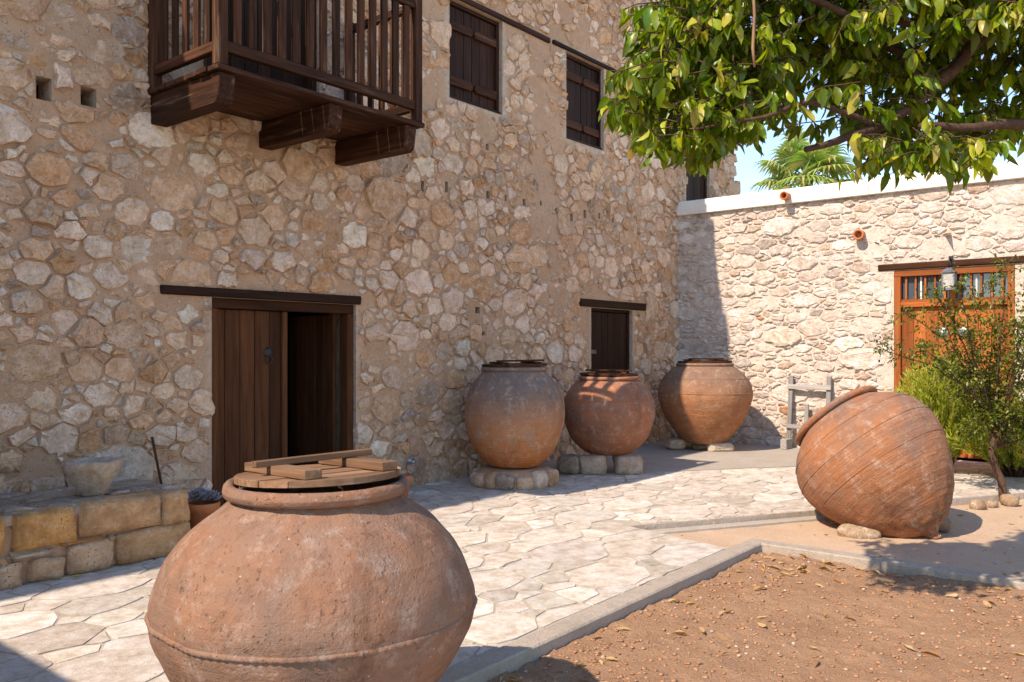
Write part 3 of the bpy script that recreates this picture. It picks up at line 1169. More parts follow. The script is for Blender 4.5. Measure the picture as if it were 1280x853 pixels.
ADOOR = (3.59, 5.16, 0.0, 2.765, 0.45)
SEND = 9.5
awall = wall_grid(0.0, SEND, -0.3, 3.93, 0.07, [ADOOR], [(3.5, 5.25, 0, 2.85, 0.03)], 0.012, 'wall', M_mortar2, ann, af)
ASTONE = [(5, (0.67, 0.58, 0.51)), (5, (0.62, 0.52, 0.44)), (3, (0.71, 0.645, 0.58)), (1.2, (0.49, 0.42, 0.365)), (1.3, (0.60, 0.45, 0.345)), (0.1, (0.5, 0.25, 0.13))]
rg = random.Random(31)
cells = pack(0.02, SEND - 0.05, 0.02, 3.90, [(0.15, 25), (0.11, 150), (0.08, 900), (0.056, 3000), (0.038, 9000), (0.024, 12000)], 2.0, 0.007, rg, None, 0.82)
items = []
for (x, y), r, poly in cells:
    if rg.random() < 0.08:
        continue
    poly = fits(poly, x, y, [ADOOR], 0.012)
    if poly:
        poly = fits(poly, x, y, [(3.34, 5.6, 2.75, 2.89)], 0.006)
    if not poly or area(poly) < 0.0006:
        continue
    k = rg.uniform(0.92, 1.0)
    cx = sum(a for a, b in poly) / len(poly)
    cy = sum(b for a, b in poly) / len(poly)
    poly = [(cx + (a - cx) * k, cy + (b - cy) * k) for a, b in poly]
    o = outline(poly, 0.12, 0.07, rg, 0.12, 0.05, (0.02, 7.0) if not (3.3 < x < 5.5 and y < 3.1) else (0.005, 7.0))
    if o:
        items.append((o[0], o[1], rg.uniform(0.014, 0.036) * (0.7 + 2.5 * r), 0.03, pick(rg, ASTONE), dict(rough=0.3, inset=(0.010, 0.04))))
lay_stones(items, af, M_stone2, 'stone', awall, 300)
print('annexe stones', len(items))
V = [(AX, -SEND, -0.3), (AX + 6, -SEND, -0.3), (AX + 6, -SEND, 3.9), (AX, -SEND, 3.9), (AX + 6, 0, -0.3), (AX + 6, 0, 3.9), (AX, 0, 3.9)]
mesh_ob('side_wall', V, [(0, 1, 2, 3), (1, 4, 5, 2)], M_mortar2, ann, (0, 0, 0), False, [(0.5, 0.4, 0.3, 0)] * len(V))
box('roof', M_conc, (AX + 0.27, -SEND, 3.90), (AX + 6, -0.02, 3.97), ann, 0.01)
# coping in cast lengths with hairline joints
cuts = [0.03, 1.62, 3.25, 4.9, 6.5, 8.1, SEND]
for a, b in zip(cuts, cuts[1:]):
    prism('coping', M_white, [(-0.085, -0.13), (0.30, -0.13), (0.30, 0.125), (-0.055, 0.115), (-0.085, 0.02)], -(b - a) / 2 + 0.002, (b - a) / 2 - 0.002, ann, 0.008,
          (AX, -(a + b) / 2, 4.065), (R(90), 0, 0))
# annexe door
ad = thing('door', None, None, (AX + 0.12, -4.37, 0), parent=ann, world=True)
ad['label'] = 'orange brown plank double door with barred transom'
O = M_orange
X0 = AX + 0.02


def abox(name, mats, axis, s0, s1, z0, z1, x0, x1, bev=0.006, parent=ad):
    return box(name, mats[axis], (AX + x0, -s1, z0), (AX + x1, -s0, z1), parent, bev)


abox('door_jamb', O, 2, 3.593, 3.68, 0.0, 2.67, 0.0, 0.14)
abox('door_jamb', O, 2, 5.07, 5.157, 0.0, 2.67, 0.0, 0.14)
abox('door_head', O, 1, 3.593, 5.157, 2.672, 2.76, 0.0, 0.14)
abox('transom_rail', O, 1, 3.682, 5.068, 2.215, 2.29, -0.01, 0.12)
abox('transom_post', O, 2, 4.34, 4.41, 2.292, 2.67, 0.015, 0.11)
for a, b in ((3.682, 4.338), (4.412, 5.068)):
    mesh_ob('pane', [(AX + 0.10, -a, 2.292), (AX + 0.10, -b, 2.292), (AX + 0.10, -b, 2.67), (AX + 0.10, -a, 2.67)], [(0, 1, 2, 3)], M_glass, ad)
    abox('transom_ledge', O, 1, a, b, 2.292, 2.33, 0.03, 0.095, 0.004)
    for k in range(5):
        s = a + (b - a) * (k + 0.5) / 5
        abox('transom_bar', M_orange, 2, s - 0.013, s + 0.013, 2.331, 2.668, 0.045, 0.071, 0.003)
        if k < 4:
            s2 = a + (b - a) * (k + 1) / 5
            abox('glazing_bar', M_white and [M_white] * 3, 2, s2 - 0.012, s2 + 0.012, 2.331, 2.668, 0.08, 0.098, 0.003) if k == 1 else None
for a, b in ((3.684, 4.35), (4.40, 5.066)):
    for k in range(4):
        p, q = a + (b - a) * k / 4, a + (b - a) * (k + 1) / 4
        abox('plank', O, 2, p + 0.002, q - 0.002, 0.03, 2.212, 0.06 + rnd.uniform(-.003, .003), 0.10, 0.004)
abox('door_post', O, 2, 4.352, 4.398, 0.03, 2.212, 0.03, 0.10)
for s in (4.24, 4.51):
    V, F = lathe([(0.0, 0.035), (0.02, 0.03), (0.04, 0.018), (0.06, 0.024), (0.075, 0.012), (0.085, 0.0)], 20, 0, 0, lambda r, z, t: (r * (1 + 0.07 * math.cos(10 * t)), z))
    mesh_ob('door_knocker', V, F, M_steel, ad, (AX + 0.058, -s, 1.83), True, None, (0, R(-90), 0))
box('lintel', M_brown[1], (AX - 0.035, -5.62, 2.775), (AX + 0.2, -3.36, 2.875), ann, 0.012, None, 0.008)


def pipe(s, z, out, r, label):
    V, F = [], []
    prof = [(r * 0.72, -0.1), (r * 0.72, out - 0.01), (r * 0.9, out), (r * 1.1, out - 0.008), (r * 1.1, out - 0.05), (r * 0.95, out - 0.06), (r * 0.95, -0.1)]
    V, F = lathe(prof, 20)
    o = mesh_ob('drain_spout', V, F, M_terra, ann, (AX, -s, z), True, None, (0, R(-92), 0))
    o['label'] = label


pipe(2.0, 4.05, 0.26, 0.062, 'round terracotta spout piercing the white coping')
pipe(3.115, 3.34, 0.16, 0.075, 'round terracotta spout in the wall below the coping')

lan = thing('wall_lantern', 'small square metal wall lantern with pale glass above annexe door', 'lantern', (AX - 0.16, -4.37, 2.40), world=True)
V, F = tube([(AX - 0.03, -4.37, 2.86), (AX - 0.1, -4.37, 2.90), (AX - 0.16, -4.37, 2.86), (AX - 0.16, -4.37, 2.74)], 0.012, 6)
mesh_ob('bracket', V, F, M_iron, lan, (0, 0, 0), True)
box('mount', M_iron, (AX - 0.05, -4.40, 2.79), (AX - 0.037, -4.34, 2.93), lan, 0.003)
prism('cap', M_steel, [(-0.095, -0.095), (0.095, -0.095), (0.095, 0.095), (-0.095, 0.095)], 0, 0.015, lan, 0.004, (AX - 0.16, -4.37, 2.68))
V = [(-0.085, -0.085, 0), (0.085, -0.085, 0), (0.085, 0.085, 0), (-0.085, 0.085, 0), (-0.03, -0.03, 0.05), (0.03, -0.03, 0.05), (0.03, 0.03, 0.05), (-0.03, 0.03, 0.05)]
mesh_ob('cap', V, [(0, 1, 5, 4), (1, 2, 6, 5), (2, 3, 7, 6), (3, 0, 4, 7), (4, 5, 6, 7)], M_steel, lan, (AX - 0.16, -4.37, 2.70))
box('glass', M_lampglass, (AX - 0.228, -4.438, 2.46), (AX - 0.092, -4.302, 2.678), lan, 0.004)
for dx in (-0.074, 0.074):
    for dy in (-0.074, 0.074):
        box('corner_bar', M_steel, (AX - 0.16 + dx - .008, -4.37 + dy - .008, 2.46), (AX - 0.16 + dx + .008, -4.37 + dy + .008, 2.679), lan, 0.002)
box('base', M_steel, (AX - 0.245, -4.455, 2.43), (AX - 0.075, -4.285, 2.458), lan, 0.004)

# outbuilding behind the camera whose roof edge shades the near left paving
sh = thing('outbuilding', 'plain low rendered outbuilding against the house wall', 'building', (-10.5, -2.2, 0), world=True)
box('wall', M_mortar2, (-13.0, -4.6, -0.28), (-8.2, -0.03, 2.9), sh, 0.02)
box('roof_slab', M_conc, (-13.1, -4.7, 2.903), (-8.1, -0.03, 3.0), sh, 0.02)


# ================================================================== jars
def cw(u, d, z=0.0):
    p = at(u, HOR, d)
    return Vector((p.x, p.y, z))


def jar(name, label, prof, rim, mat, loc, rot=(0, 0, 0), bands=(), wob=0.012, seed=0.0, seg=88, sub=5, notch=True, scars=None):
    """prof: (r, z) of the outside from foot to neck; rim: (radius, z, thickness)"""
    t = thing(name, label, 'jar', loc, 'large clay storage jars in the courtyard', rot)
    p = [(q[0], q[1]) for q in catmull([(r, z, 0) for r, z in prof], sub)]
    top = prof[-1]
    p += [(top[0] - 0.012, top[1] + 0.012), (top[0] - 0.035, top[1] - 0.01), (top[0] + 0.02, top[1] - 0.12), (top[0] + 0.12, top[1] - 0.28), (top[0] + 0.1, top[1] - 0.5), (0.02, top[1] - 0.75)]
    fn = None
    if scars:
        def fn(r, z, th):
            if r < 0.03 or z > scars:
                return r, z
            k = min(1, (scars - z) / (0.35 * scars))
            q = 0.012 * k * noise.noise(Vector((math.cos(th) * 3 + 7, math.sin(th) * 3, z * 40))) + 0.012 * k * noise.noise(Vector((math.cos(th) * 5, math.sin(th) * 5 + 3, z * 12)))
            return r + q, z
    V, F = lathe(p, seg, wob, seed, fn)
    mesh_ob('body', V, F, mat, t, (0, 0, 0), True)
    R0, Z0, T = rim
    pr = []
    for k in range(13):
        a = 2 * math.pi * k / 12
        pr.append((R0 + T * math.cos(a) * 0.95, Z0 + T * math.sin(a) * 1.05))
    V, F = lathe(pr, seg, wob * 0.4, seed)
    mesh_ob('rim', V, F, mat, t, (0, 0, 0), True)
    for (zb, w_, nt) in bands:
        # radius of the body at zb
        rb = 0
        for a, b in zip(p, p[1:]):
            if a[1] <= zb <= b[1]:
                f = (zb - a[1]) / max(1e-6, b[1] - a[1])
                rb = a[0] + (b[0] - a[0]) * f
                break
        sg = seg * 3 if nt else seg

        def bf(r, z, th, rb=rb, zb=zb, nt=nt):
            x, y = math.cos(th), math.sin(th)
            r0 = rb + wob * (noise.noise(Vector((x * 1.6 + seed, y * 1.6, zb * 2.2))) + 0.35 * noise.noise(Vector((x * 6 + seed, y * 6, zb * 9))))
            e = r
            if nt and e > 0.001:
                e *= 0.72 + 0.28 * math.cos(th * 118 + 2 * noise.noise(Vector((x * 3, y * 3, 0))))
            return r0 + e, z + 0.004 * noise.noise(Vector((x * 2, y * 2, seed)))
        V, F = lathe([(-0.01, zb - w_), (w_ * 0.55, zb - w_ * 0.6), (w_ * 0.8, zb), (w_ * 0.5, zb + w_ * 0.7), (-0.01, zb + w_)], sg, 0, 0, bf)
        mesh_ob('band', V, F, mat, t, (0, 0, 0), True)
    return t


PINK, ORG = (0.40, 0.205, 0.125), (0.46, 0.19, 0.085)
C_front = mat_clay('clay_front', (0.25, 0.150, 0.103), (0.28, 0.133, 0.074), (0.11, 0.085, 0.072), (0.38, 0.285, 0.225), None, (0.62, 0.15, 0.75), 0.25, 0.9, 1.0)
C_a = mat_clay('clay_sooty', (0.37, 0.225, 0.14), (0.56, 0.19, 0.045), (0.16, 0.13, 0.115), (0.50, 0.38, 0.28), (0.42, 0.92, 0.9), (0.42, 0.08, 0.9), 0.25, 0.5, 5.0)
C_b = mat_clay('clay_red', (0.31, 0.155, 0.10), (0.40, 0.14, 0.06), (0.15, 0.105, 0.085), (0.48, 0.34, 0.25), None, (0.5, 0.05, 0.6), 0.35, 0.4, 9.0)
C_c = mat_clay('clay_brown', (0.32, 0.18, 0.105), (0.46, 0.17, 0.06), (0.13, 0.098, 0.082), (0.45, 0.31, 0.21), (0.72, 1.05, 0.7), (0.9, 0.5, 0.5), 0.35, 0.4, 14.0)
C_d = mat_clay('clay_orange', (0.34, 0.16, 0.087), (0.38, 0.145, 0.058), (0.17, 0.125, 0.105), (0.45, 0.32, 0.235), None, (0.6, 0.1, 0.8), 0.75, 0.5, 20.0)

JF = cw(396, 3.4, 0.004)
PF = [(0.0, 0.0), (0.29, 0.0), (0.335, 0.05), (0.45, 0.17), (0.56, 0.31), (0.64, 0.46), (0.664, 0.58), (0.650, 0.68), (0.598, 0.79), (0.518, 0.885), (0.42, 0.955), (0.357, 1.005), (0.347, 1.03)]
PF = [(r * 0.94, z) for r, z in PF]
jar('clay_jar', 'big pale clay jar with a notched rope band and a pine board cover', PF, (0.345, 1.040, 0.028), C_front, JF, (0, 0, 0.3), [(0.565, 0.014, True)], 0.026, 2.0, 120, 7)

PA = [(0.0, 0.0), (0.25, 0.0), (0.36, 0.06), (0.48, 0.21), (0.573, 0.46), (0.598, 0.66), (0.575, 0.83), (0.505, 0.97), (0.41, 1.08), (0.365, 1.13)]
JA = cw(643, 9.95, 0.215)
jar('clay_jar', 'sooty clay jar with dark board cover standing on a round mortared stone base', PA, (0.375, 1.145, 0.024), C_a, JA, (0, R(0.5), 1.0), [(0.80, 0.006, False)], 0.014, 5.0)
PB = [(0.0, 0.0), (0.22, 0.0), (0.33, 0.045), (0.485, 0.2), (0.58, 0.44), (0.600, 0.60), (0.555, 0.76), (0.465, 0.89), (0.38, 0.955), (0.36, 0.98)]
JB = cw(761, 10.95, 0.235)
jar('clay_jar', 'reddish clay jar with dark cover propped on two stone blocks by the shutter', PB, (0.375, 0.99, 0.022), C_b, JB, (0, R(-0.8), 0.4), [(0.60, 0.007, False), (0.72, 0.006, False)], 0.012, 8.0)
PC = [(0.0, 0.0), (0.24, 0.0), (0.35, 0.05), (0.50, 0.22), (0.635, 0.44), (0.715, 0.66), (0.73, 0.82), (0.685, 0.97), (0.585, 1.10), (0.47, 1.19), (0.42, 1.22)]
JC = cw(881, 13.25, 0.115)
jar('clay_jar', 'brown and orange clay jar with dark cover in the corner by the annexe', PC, (0.425, 1.235, 0.024), C_c, JC, (0, 0, 2.0), [(0.80, 0.008, False), (1.02, 0.005, False)], 0.012, 12.0)

PD = [(0.0, -0.03), (0.045, -0.02), (0.06, 0.03), (0.10, 0.065), (0.24, 0.12), (0.42, 0.28), (0.57, 0.48), (0.68, 0.72), (0.72, 0.93), (0.69, 1.10), (0.60, 1.25), (0.49, 1.34), (0.43, 1.39), (0.425, 1.42)]
PD = [(r * 0.955, z * 0.955) for r, z in PD]
base = at(1168, 673, 7.40)
axis = (RGT * -0.44 + FWD * 0.50 + Vector((0, 0, 0.74))).normalized()
q = axis.to_track_quat('Z', 'Y')
fj = jar('clay_jar', 'bare orange clay jar lying tilted on the dirt with its open mouth away', PD, (0.425, 1.361, 0.03), C_d, base, (0, 0, 0),
         [(0.93, 0.007, False), (1.12, 0.010, True), (0.70, 0.005, False)], 0.014, 17.0, 110, 7, True, 0.55)
fj.rotation_euler = q.to_euler()


# ---- lids
def lid(label, loc, rad, th, mats, rot, nplank=6, handle=True, extra=()):
    t = thing('board_cover', label, 'cover', loc, 'board covers on the clay jars', rot)
    for k in range(nplank):
        y0 = -rad + 2 * rad * k / nplank + 0.0015
        y1 = -rad + 2 * rad * (k + 1) / nplank - 0.0015
        pts = []
        m_ = 7
        for i in range(m_ + 1):
            y = y0 + (y1 - y0) * i / m_
            pts.append((math.sqrt(max(0.0004, rad * rad - y * y)) + rnd.uniform(-.002, .002), y))
        for i in range(m_, -1, -1):
            y = y0 + (y1 - y0) * i / m_
            pts.append((-math.sqrt(max(0.0004, rad * rad - y * y)) + rnd.uniform(-.002, .002), y))
        prism('plank', mats[0], pts, 0, th * rnd.uniform(0.9, 1.06), t, 0.0015)
    for x in (-0.5 * rad, 0.52 * rad):
        l = math.sqrt(rad * rad - x * x) * 0.93
        box('batten', mats[1], (x - 0.036, -l, th * 1.07), (x + 0.036, l, th * 1.07 + (0.036 if handle else 0.022)), t, 0.003)
    if handle:
        z = th * 1.07 + 0.037
        for x in (-0.5 * rad, 0.52 * rad):
            box('handle_block', mats[0], (x - 0.02, 0.02, z - 0.037 + 0.0005), (x + 0.02, 0.05, z), t, 0.001) if False else None
        box('handle', mats[0], (-0.80 * rad, 0.015, z), (0.80 * rad, 0.05, z + 0.026), t, 0.003, (0, R(-1), 0))
    for (x0, x1, y0, y1, h) in extra:
        box('board', mats[0], (x0, y0, th * 1.07 + (0.024)), (x1, y1, th * 1.07 + 0.024 + h), t, 0.003)
    return t


lf = lid('round pine board cover with two battens and a handle bar on the pale jar', JF + Vector((0.006, -0.008, 1.0745)), 0.328, 0.026, M_pine, (0, 0, 0), 6, True)
lf.rotation_euler = (Vector((0, 0, 1)).rotation_difference((RGT * -0.030 + FWD * 0.034 + Vector((0, 0, 1))).normalized()) @ Quaternion((0, 0, 1), R(-10))).to_euler()
lid('dark weathered board cover on the sooty jar', JA + Vector((0, 0, 1.176)), 0.385, 0.03, M_balc, (0, R(-1), R(-35)), 6, False, ((-0.22, 0.34, -0.1, 0.0, 0.02),))
lid('dark board cover with loose boards on the reddish jar', JB + Vector((0, 0, 1.018)), 0.375, 0.028, M_balc, (0, R(1), R(-60)), 6, False, ((-0.3, 0.2, -0.12, -0.02, 0.02), (-0.2, 0.3, 0.04, 0.12, 0.018)))
lid('dark board cover on the corner jar beside the annexe', JC + Vector((0, 0, 1.263)), 0.42, 0.028, M_balc, (0, R(-0.6), R(-45)), 6, False, ((-0.25, 0.3, -0.05, 0.06, 0.018),))


# ---- blocks and boulders
def boulder(name, label, cat, loc, size, mat, tint, rg, rot=0.0, boxy=0.5, group=None, parent=None, seg=14, rows=9, tiltx=0.0, sink=0.0):
    V, C = [], []
    sd = rg.uniform(0, 99)
    for i in range(rows + 1):
        ph = math.pi * i / rows
        for k in range(seg):
            th = 2 * math.pi * k / seg
            d = Vector((math.sin(ph) * math.cos(th), math.sin(ph) * math.sin(th), math.cos(ph)))
            m_ = max(abs(d.x), abs(d.y), abs(d.z))
            r = (1 - boxy) + boxy / m_ * 0.86
            r *= 1 + 0.14 * noise.noise(d * 1.7 + Vector((sd, 0, 0))) + 0.09 * noise.noise(d * 5 + Vector((0, sd, 0)))
            V.append((d.x * r * size[0] / 2, d.y * r * size[1] / 2, d.z * r * size[2] / 2))
            C.append((*tint, 1.0))
    F = [(i * seg + k, (i + 1) * seg + k, (i + 1) * seg + (k + 1) % seg, i * seg + (k + 1) % seg) for i in range(rows) for k in range(seg)]
    zmin = min(v[2] for v in V)
    o = mesh_ob(name, V, F, mat, parent, Vector(loc) + Vector((0, 0, -zmin - sink)), True, C, (tiltx, 0, rot))
    if label:
        tag(o, label, cat, group)
    return o


rg = random.Random(3)
# round mortared base under the sooty jar
pb = thing('stone_plinth', 'round base of mortared rubble stones under the sooty jar', 'plinth', (JA.x, JA.y, 0))
V, F = lathe([(0.0, 0.2), (0.35, 0.2), (0.43, 0.17), (0.46, 0.1), (0.48, -0.02)], 40, 0.02, 3)
F = [f[::-1] for f in F]
mesh_ob('mortar_core', V, F, M_mortar, pb, (0, 0, 0), True, [(0.5, 0.4, 0.3, 0)] * len(V))
a = 0.0
while a < 6.1:
    wd = rg.uniform(0.13, 0.24)
    ht = rg.uniform(0.17, 0.26)
    boulder('stone', None, None, (0.435 * math.cos(a), 0.435 * math.sin(a), -0.02), (0.2, wd * 1.1, ht), M_stone, pick(rg, HSTONE), rg, a + rg.uniform(-.1, .1), 0.6, None, pb)
    a += wd / 0.46
# blocks under the reddish jar
b1, b2 = at(740, 590, 10.72), at(783, 590, 10.72)
for i, (u, d, lb) in enumerate(((741, 10.72, 'squared porous stone block propping the reddish jar next to the round base'), (785, 10.75, 'squared porous stone block propping the reddish jar away from the round base'))):
    boulder('stone_block', lb, 'stone block', cw(u, d, 0.0), (0.40, 0.36, 0.275), M_ashlar, (0.60, 0.45, 0.33), rg, R(-50) + rg.uniform(-.15, .15), 0.85, 'stone blocks under the jars', None, 22, 14, 0, 0.01)
boulder('stone_block', 'dark rough stone between the round base and the reddish jar', 'stone block', cw(714, 10.75, 0.0), (0.42, 0.34, 0.27), M_ashlar, (0.38, 0.3, 0.22), rg, 0.2, 0.7, 'stone blocks under the jars', None, 16, 10, 0, 0.01)
boulder('stone_block', 'rounded small stone chocking the corner jar on its house side', 'stone block', cw(844, 13.25, 0.01), (0.33, 0.26, 0.19), M_stone, (0.56, 0.42, 0.29), rg, R(-45), 0.6, 'stone blocks under the jars', None, 18, 12)
boulder('stone_block', 'pale squared slab chocking the corner jar on its annexe side', 'stone block', cw(899, 13.05, 0.01), (0.45, 0.28, 0.145), M_stone2, (0.64, 0.54, 0.43), rg, R(-50), 0.95, 'stone blocks under the jars', None, 22, 14)
boulder('stone_block', 'grey slab under the middle of the corner jar', 'stone block', cw(880, 13.3, 0.005), (0.42, 0.42, 0.125), M_stone, (0.35, 0.28, 0.2), rg, 0.3, 0.8, 'stone blocks under the jars')
# chocks of the fallen jar
boulder('wedge_stone', 'flat tan wedge stone under the belly of the tilted jar', 'stone', cw(1073, 7.50, dirt_h(0, 0) - 0.01), (0.40, 0.22, 0.13), M_stone, (0.50, 0.37, 0.25), rg, R(-62), 0.35, 'stones wedging the tilted jar', None, 20, 12, R(8), 0.02)
boulder('wedge_stone', 'brown round stone behind the foot of the tilted jar', 'stone', cw(1176, 7.72, -0.08), (0.24, 0.2, 0.14), M_ashlar, (0.40, 0.28, 0.18), rg, 0.4, 0.3, 'stones wedging the tilted jar')
for i, (u, d, sz, lb) in enumerate(((1222, 8.75, 0.17, 'pale broken stone at the foot of the small tree towards the jar'), (1240, 8.85, 0.13, 'small whitish stone by the stem of the small tree'), (1262, 8.95, 0.2, 'brown rough stone beside the stem of the small tree'))):
    boulder('rough_stone', lb, 'stone', cw(u, d, -0.085), (sz, sz * 0.8, sz * 0.7), M_stone, (0.46, 0.32, 0.21), rg, rg.uniform(0, 3), 0.4, 'stones round the small tree')

# ================================================================== stone bench with its things
be = thing('stone_bench', 'low bench of ochre sandstone blocks built against the house wall', 'bench', (-5.2, -0.45, 0), world=True)
BXR, BS, BHt = -3.36, 0.93, 0.50
box('core', M_mortar, (-8.0, -BS + 0.035, 0.0), (BXR - 0.035, 0.02, BHt - 0.03), be, 0.02)


def block(x0, x1, z0, z1, tint, y=BS, dep=0.2, jit=0.018, bev=0.008, rd=0.020):
    bm = bmesh.new()
    bmesh.ops.create_cube(bm, size=1.0)
    sx, sy, sz = x1 - x0, dep, z1 - z0
    for v in bm.verts:
        v.co = Vector((v.co.x * sx + rnd.uniform(-jit, jit), v.co.y * sy, v.co.z * sz + rnd.uniform(-jit, jit)))
    bmesh.ops.bevel(bm, geom=bm.edges[:], offset=bev, segments=2, affect='EDGES')
    bmesh.ops.subdivide_edges(bm, edges=[e for e in bm.edges if e.calc_length() > 0.12], cuts=3, use_grid_fill=True)
    s_ = rnd.uniform(0, 50)
    for v in bm.verts:
        v.co += v.co.normalized() * (rd * noise.noise(v.co * 7 + Vector((s_, 0, 0))) + rd * 0.6 * noise.noise(v.co * 22 + Vector((0, s_, 0))))
    me_t = TINTED[M_ashlar]
    TINTED[M_ashlar] = (*tint, 1.0)
    o = bm_ob('block', bm, M_ashlar, be, ((x0 + x1) / 2, -y + dep / 2 - 0.015, (z0 + z1) / 2), None, True)
    TINTED[M_ashlar] = me_t
    return o


def tx(u, s=BS):
    kx = (u - 640) / FPX
    d = (-s - CAM.y) / (FWD.y + kx * RGT.y)
    return (CAM + d * (FWD + kx * RGT)).x


OC = [(0.74, 0.39, 0.14), (0.70, 0.41, 0.205), (0.72, 0.475, 0.29), (0.62, 0.385, 0.215)]
up = [(-60, 6), (16, 92), (100, 201), (204, 236)]
for i, (a, b) in enumerate(up):
    block(tx(a), tx(b), 0.255, 0.49, OC[(0, 0, 1, 1)[i]])
low = [(-70, -10, 0.0, .22), (-6, 28, 0.0, 0.155), (36, 80, 0.0, 0.16), (86, 140, 0.0, 0.215), (147, 238, 0.0, 0.235)]
for i, (a, b, z0, z1) in enumerate(low):
    block(tx(a), tx(b), z0 + 0.005, z1, OC[(3, 2, 2, 2, 1)[i]])
block(tx(12), tx(70), 0.17, 0.24, (0.62, 0.48, 0.34), bev=0.03)
block(tx(-8), tx(9), 0.165, 0.235, OC[3])
block(tx(77), tx(132), 0.222, 0.248, (0.55, 0.27, 0.09), bev=0.01, rd=0.004, jit=0.003)
block(tx(134), tx(144), 0.19, 0.245, (0.5, 0.33, 0.2), bev=0.012, rd=0.004, jit=0.003)
# the end face and the slabs on top
bm_e = [( -0.16, -0.46, 0.0, 0.235), (-0.48, -0.75, 0.0, 0.2), (-0.1, -0.4, 0.25, 0.485), (-0.42, -0.75, 0.22, 0.485)]
rgb = random.Random(77)
cells = pack(-6.5, BXR - 0.02, 0.03, BS - 0.02, [(0.16, 60), (0.1, 300), (0.06, 500)], 1.5, 0.02, rgb)
for (x, y), r, poly in cells:
    poly = clip(clip(poly, 1, 0, BXR - 0.01), 0, 1, BS - 0.02)
    poly = clip(poly, 0, -1, -0.01)
    if len(poly) < 3 or area(poly) < 0.004:
        continue
    o = outline(poly, 0.14, 0.1, rgb, 0.06, 0.04)
    if not o:
        continue
    V, F, A = stone_geo(o[0], o[1], rgb.uniform(0.018, 0.034), 0.05, rgb, inset=(0.01, 0.04), tilt=0.1, rough=0.12)
    tint = pick(rgb, [(2, (0.48, 0.38, 0.28)), (2, (0.42, 0.34, 0.26)), (1, (0.62, 0.53, 0.43))])
    mesh_ob('slab', [(p, -q_, h) for p, q_, h in V], [f[::-1] for f in F], M_stone, be, (o[1][0], -o[1][1], BHt - 0.03), True, [(*tint, a_) for a_ in A])
for (s0, s1, z0, z1) in bm_e:
    boulder('end_stone', None, None, (BXR - 0.05, (s0 + s1) / 2, z0), (0.12, abs(s1 - s0), z1 - z0), M_ashlar, OC[1], rg, 0, 0.85, None, be)


# stone mortars on the bench
def trough(label, loc, rt, rb_, h, rz, sx=1.25):
    def fn(r, z, th):
        x, y = math.cos(th), math.sin(th)
        q = 1 + 0.05 * noise.noise(Vector((x * 2, y * 2, z * 6 + rt * 50))) + 0.03 * noise.noise(Vector((x * 7, y * 7, z * 14)))
        m_ = max(abs(x), abs(y))
        return r * q * (0.7 + 0.3 / m_ * 0.92), z + 0.008 * noise.noise(Vector((x * 3, y * 3, 9)))
    prof = [(0.0, 0.0), (rb_ * 0.7, 0.0), (rb_, 0.015), (rb_ * 1.12, h * 0.3), (rt * 0.93, h * 0.72), (rt, h * 0.95), (rt * 0.985, h), (rt * 0.80, h * 1.0), (rt * 0.74, h * 0.95), (rt * 0.55, h * 0.6), (0.0, h * 0.55)]
    V, F = lathe(prof, 44, 0, 0, fn)
    o = mesh_ob('stone_mortar', V, F, M_ashlar, None, loc, True, [(0.56, 0.45, 0.34, 1)] * len(V), (0, 0, rz))
    o.scale = (sx, 1, 1)
    return tag(o, label, 'stone mortar', 'hollowed stones on the bench')


def ptop(u, s, z=BHt - 0.003):
    kx = (u - 640) / FPX
    d = (-s - CAM.y) / (FWD.y + kx * RGT.y)
    p = CAM + d * (FWD + kx * RGT)
    return Vector((p.x, p.y, z))


trough('hollowed pale stone mortar standing on the bench', ptop(116, 0.62), 0.185, 0.10, 0.265, R(-48), 1.1)
trough('hollowed stone mortar further along the bench away from the door', ptop(-34, 0.55), 0.17, 0.11, 0.22, R(-40), 1.1)
V, F = tube([ptop(202, 0.35, BHt - 0.04), ptop(196, 0.31, 0.66), ptop(190, 0.27, 0.86)], [0.011, 0.011, 0.012], 8)
tag(mesh_ob('iron_rod', V, F, M_rust, None, (0, 0, 0), True), 'thin rusty iron rod stuck upright in the bench', 'rod')


# ================================================================== potted succulents
def pot(name, label, loc, r, h):
    t = thing(name, label, 'flower pot', loc)
    prof = [(0.0, 0.0), (r * 0.66, 0.0), (r * 0.7, 0.01), (r * 0.92, h * 0.72), (r, h * 0.725), (r * 1.02, h * 0.98), (r * 0.99, h), (r * 0.9, h), (r * 0.88, h * 0.86), (0, h * 0.86)]
    V, F = lathe(prof, 36)
    o = mesh_ob('pot', V, F, M_terra, t, (0, 0, 0), True)
    return t


def rosette(t, loc, r, rg):
    V, F = [], []
    for k in range(44):
        f = k / 44
        a = k * 2.399963
        el = R(8) + f * R(72)
        L = r * (1 - 0.55 * f)
        d = Vector((math.cos(a) * math.cos(el), math.sin(a) * math.cos(el), math.sin(el)))
        sd = Vector((-math.sin(a), math.cos(a), 0))
        up_ = d.cross(sd) * -1
        wv = L * 0.24
        o0 = Vector((0, 0, r * 0.12 + f * r * 0.3))
        b = len(V)
        for (l_, ww, cz) in ((0.0, 0.5, 0), (0.45, 1.0, -0.05), (0.8, 0.8, 0.03), (1.0, 0.05, 0.14)):
            c = o0 + d * L * l_ + Vector((0, 0, cz * L))
            V.append(tuple(c + sd * wv * ww))
            V.append(tuple(c - up_ * 0.12 * L * ww))
            V.append(tuple(c - sd * wv * ww))
        for i in range(3):
            for j in range(2):
                F.append((b + i * 3 + j, b + i * 3 + j + 1, b + (i + 1) * 3 + j + 1, b + (i + 1) * 3 + j))
    mesh_ob('rosette', V, F, M_succ, t, loc, True)


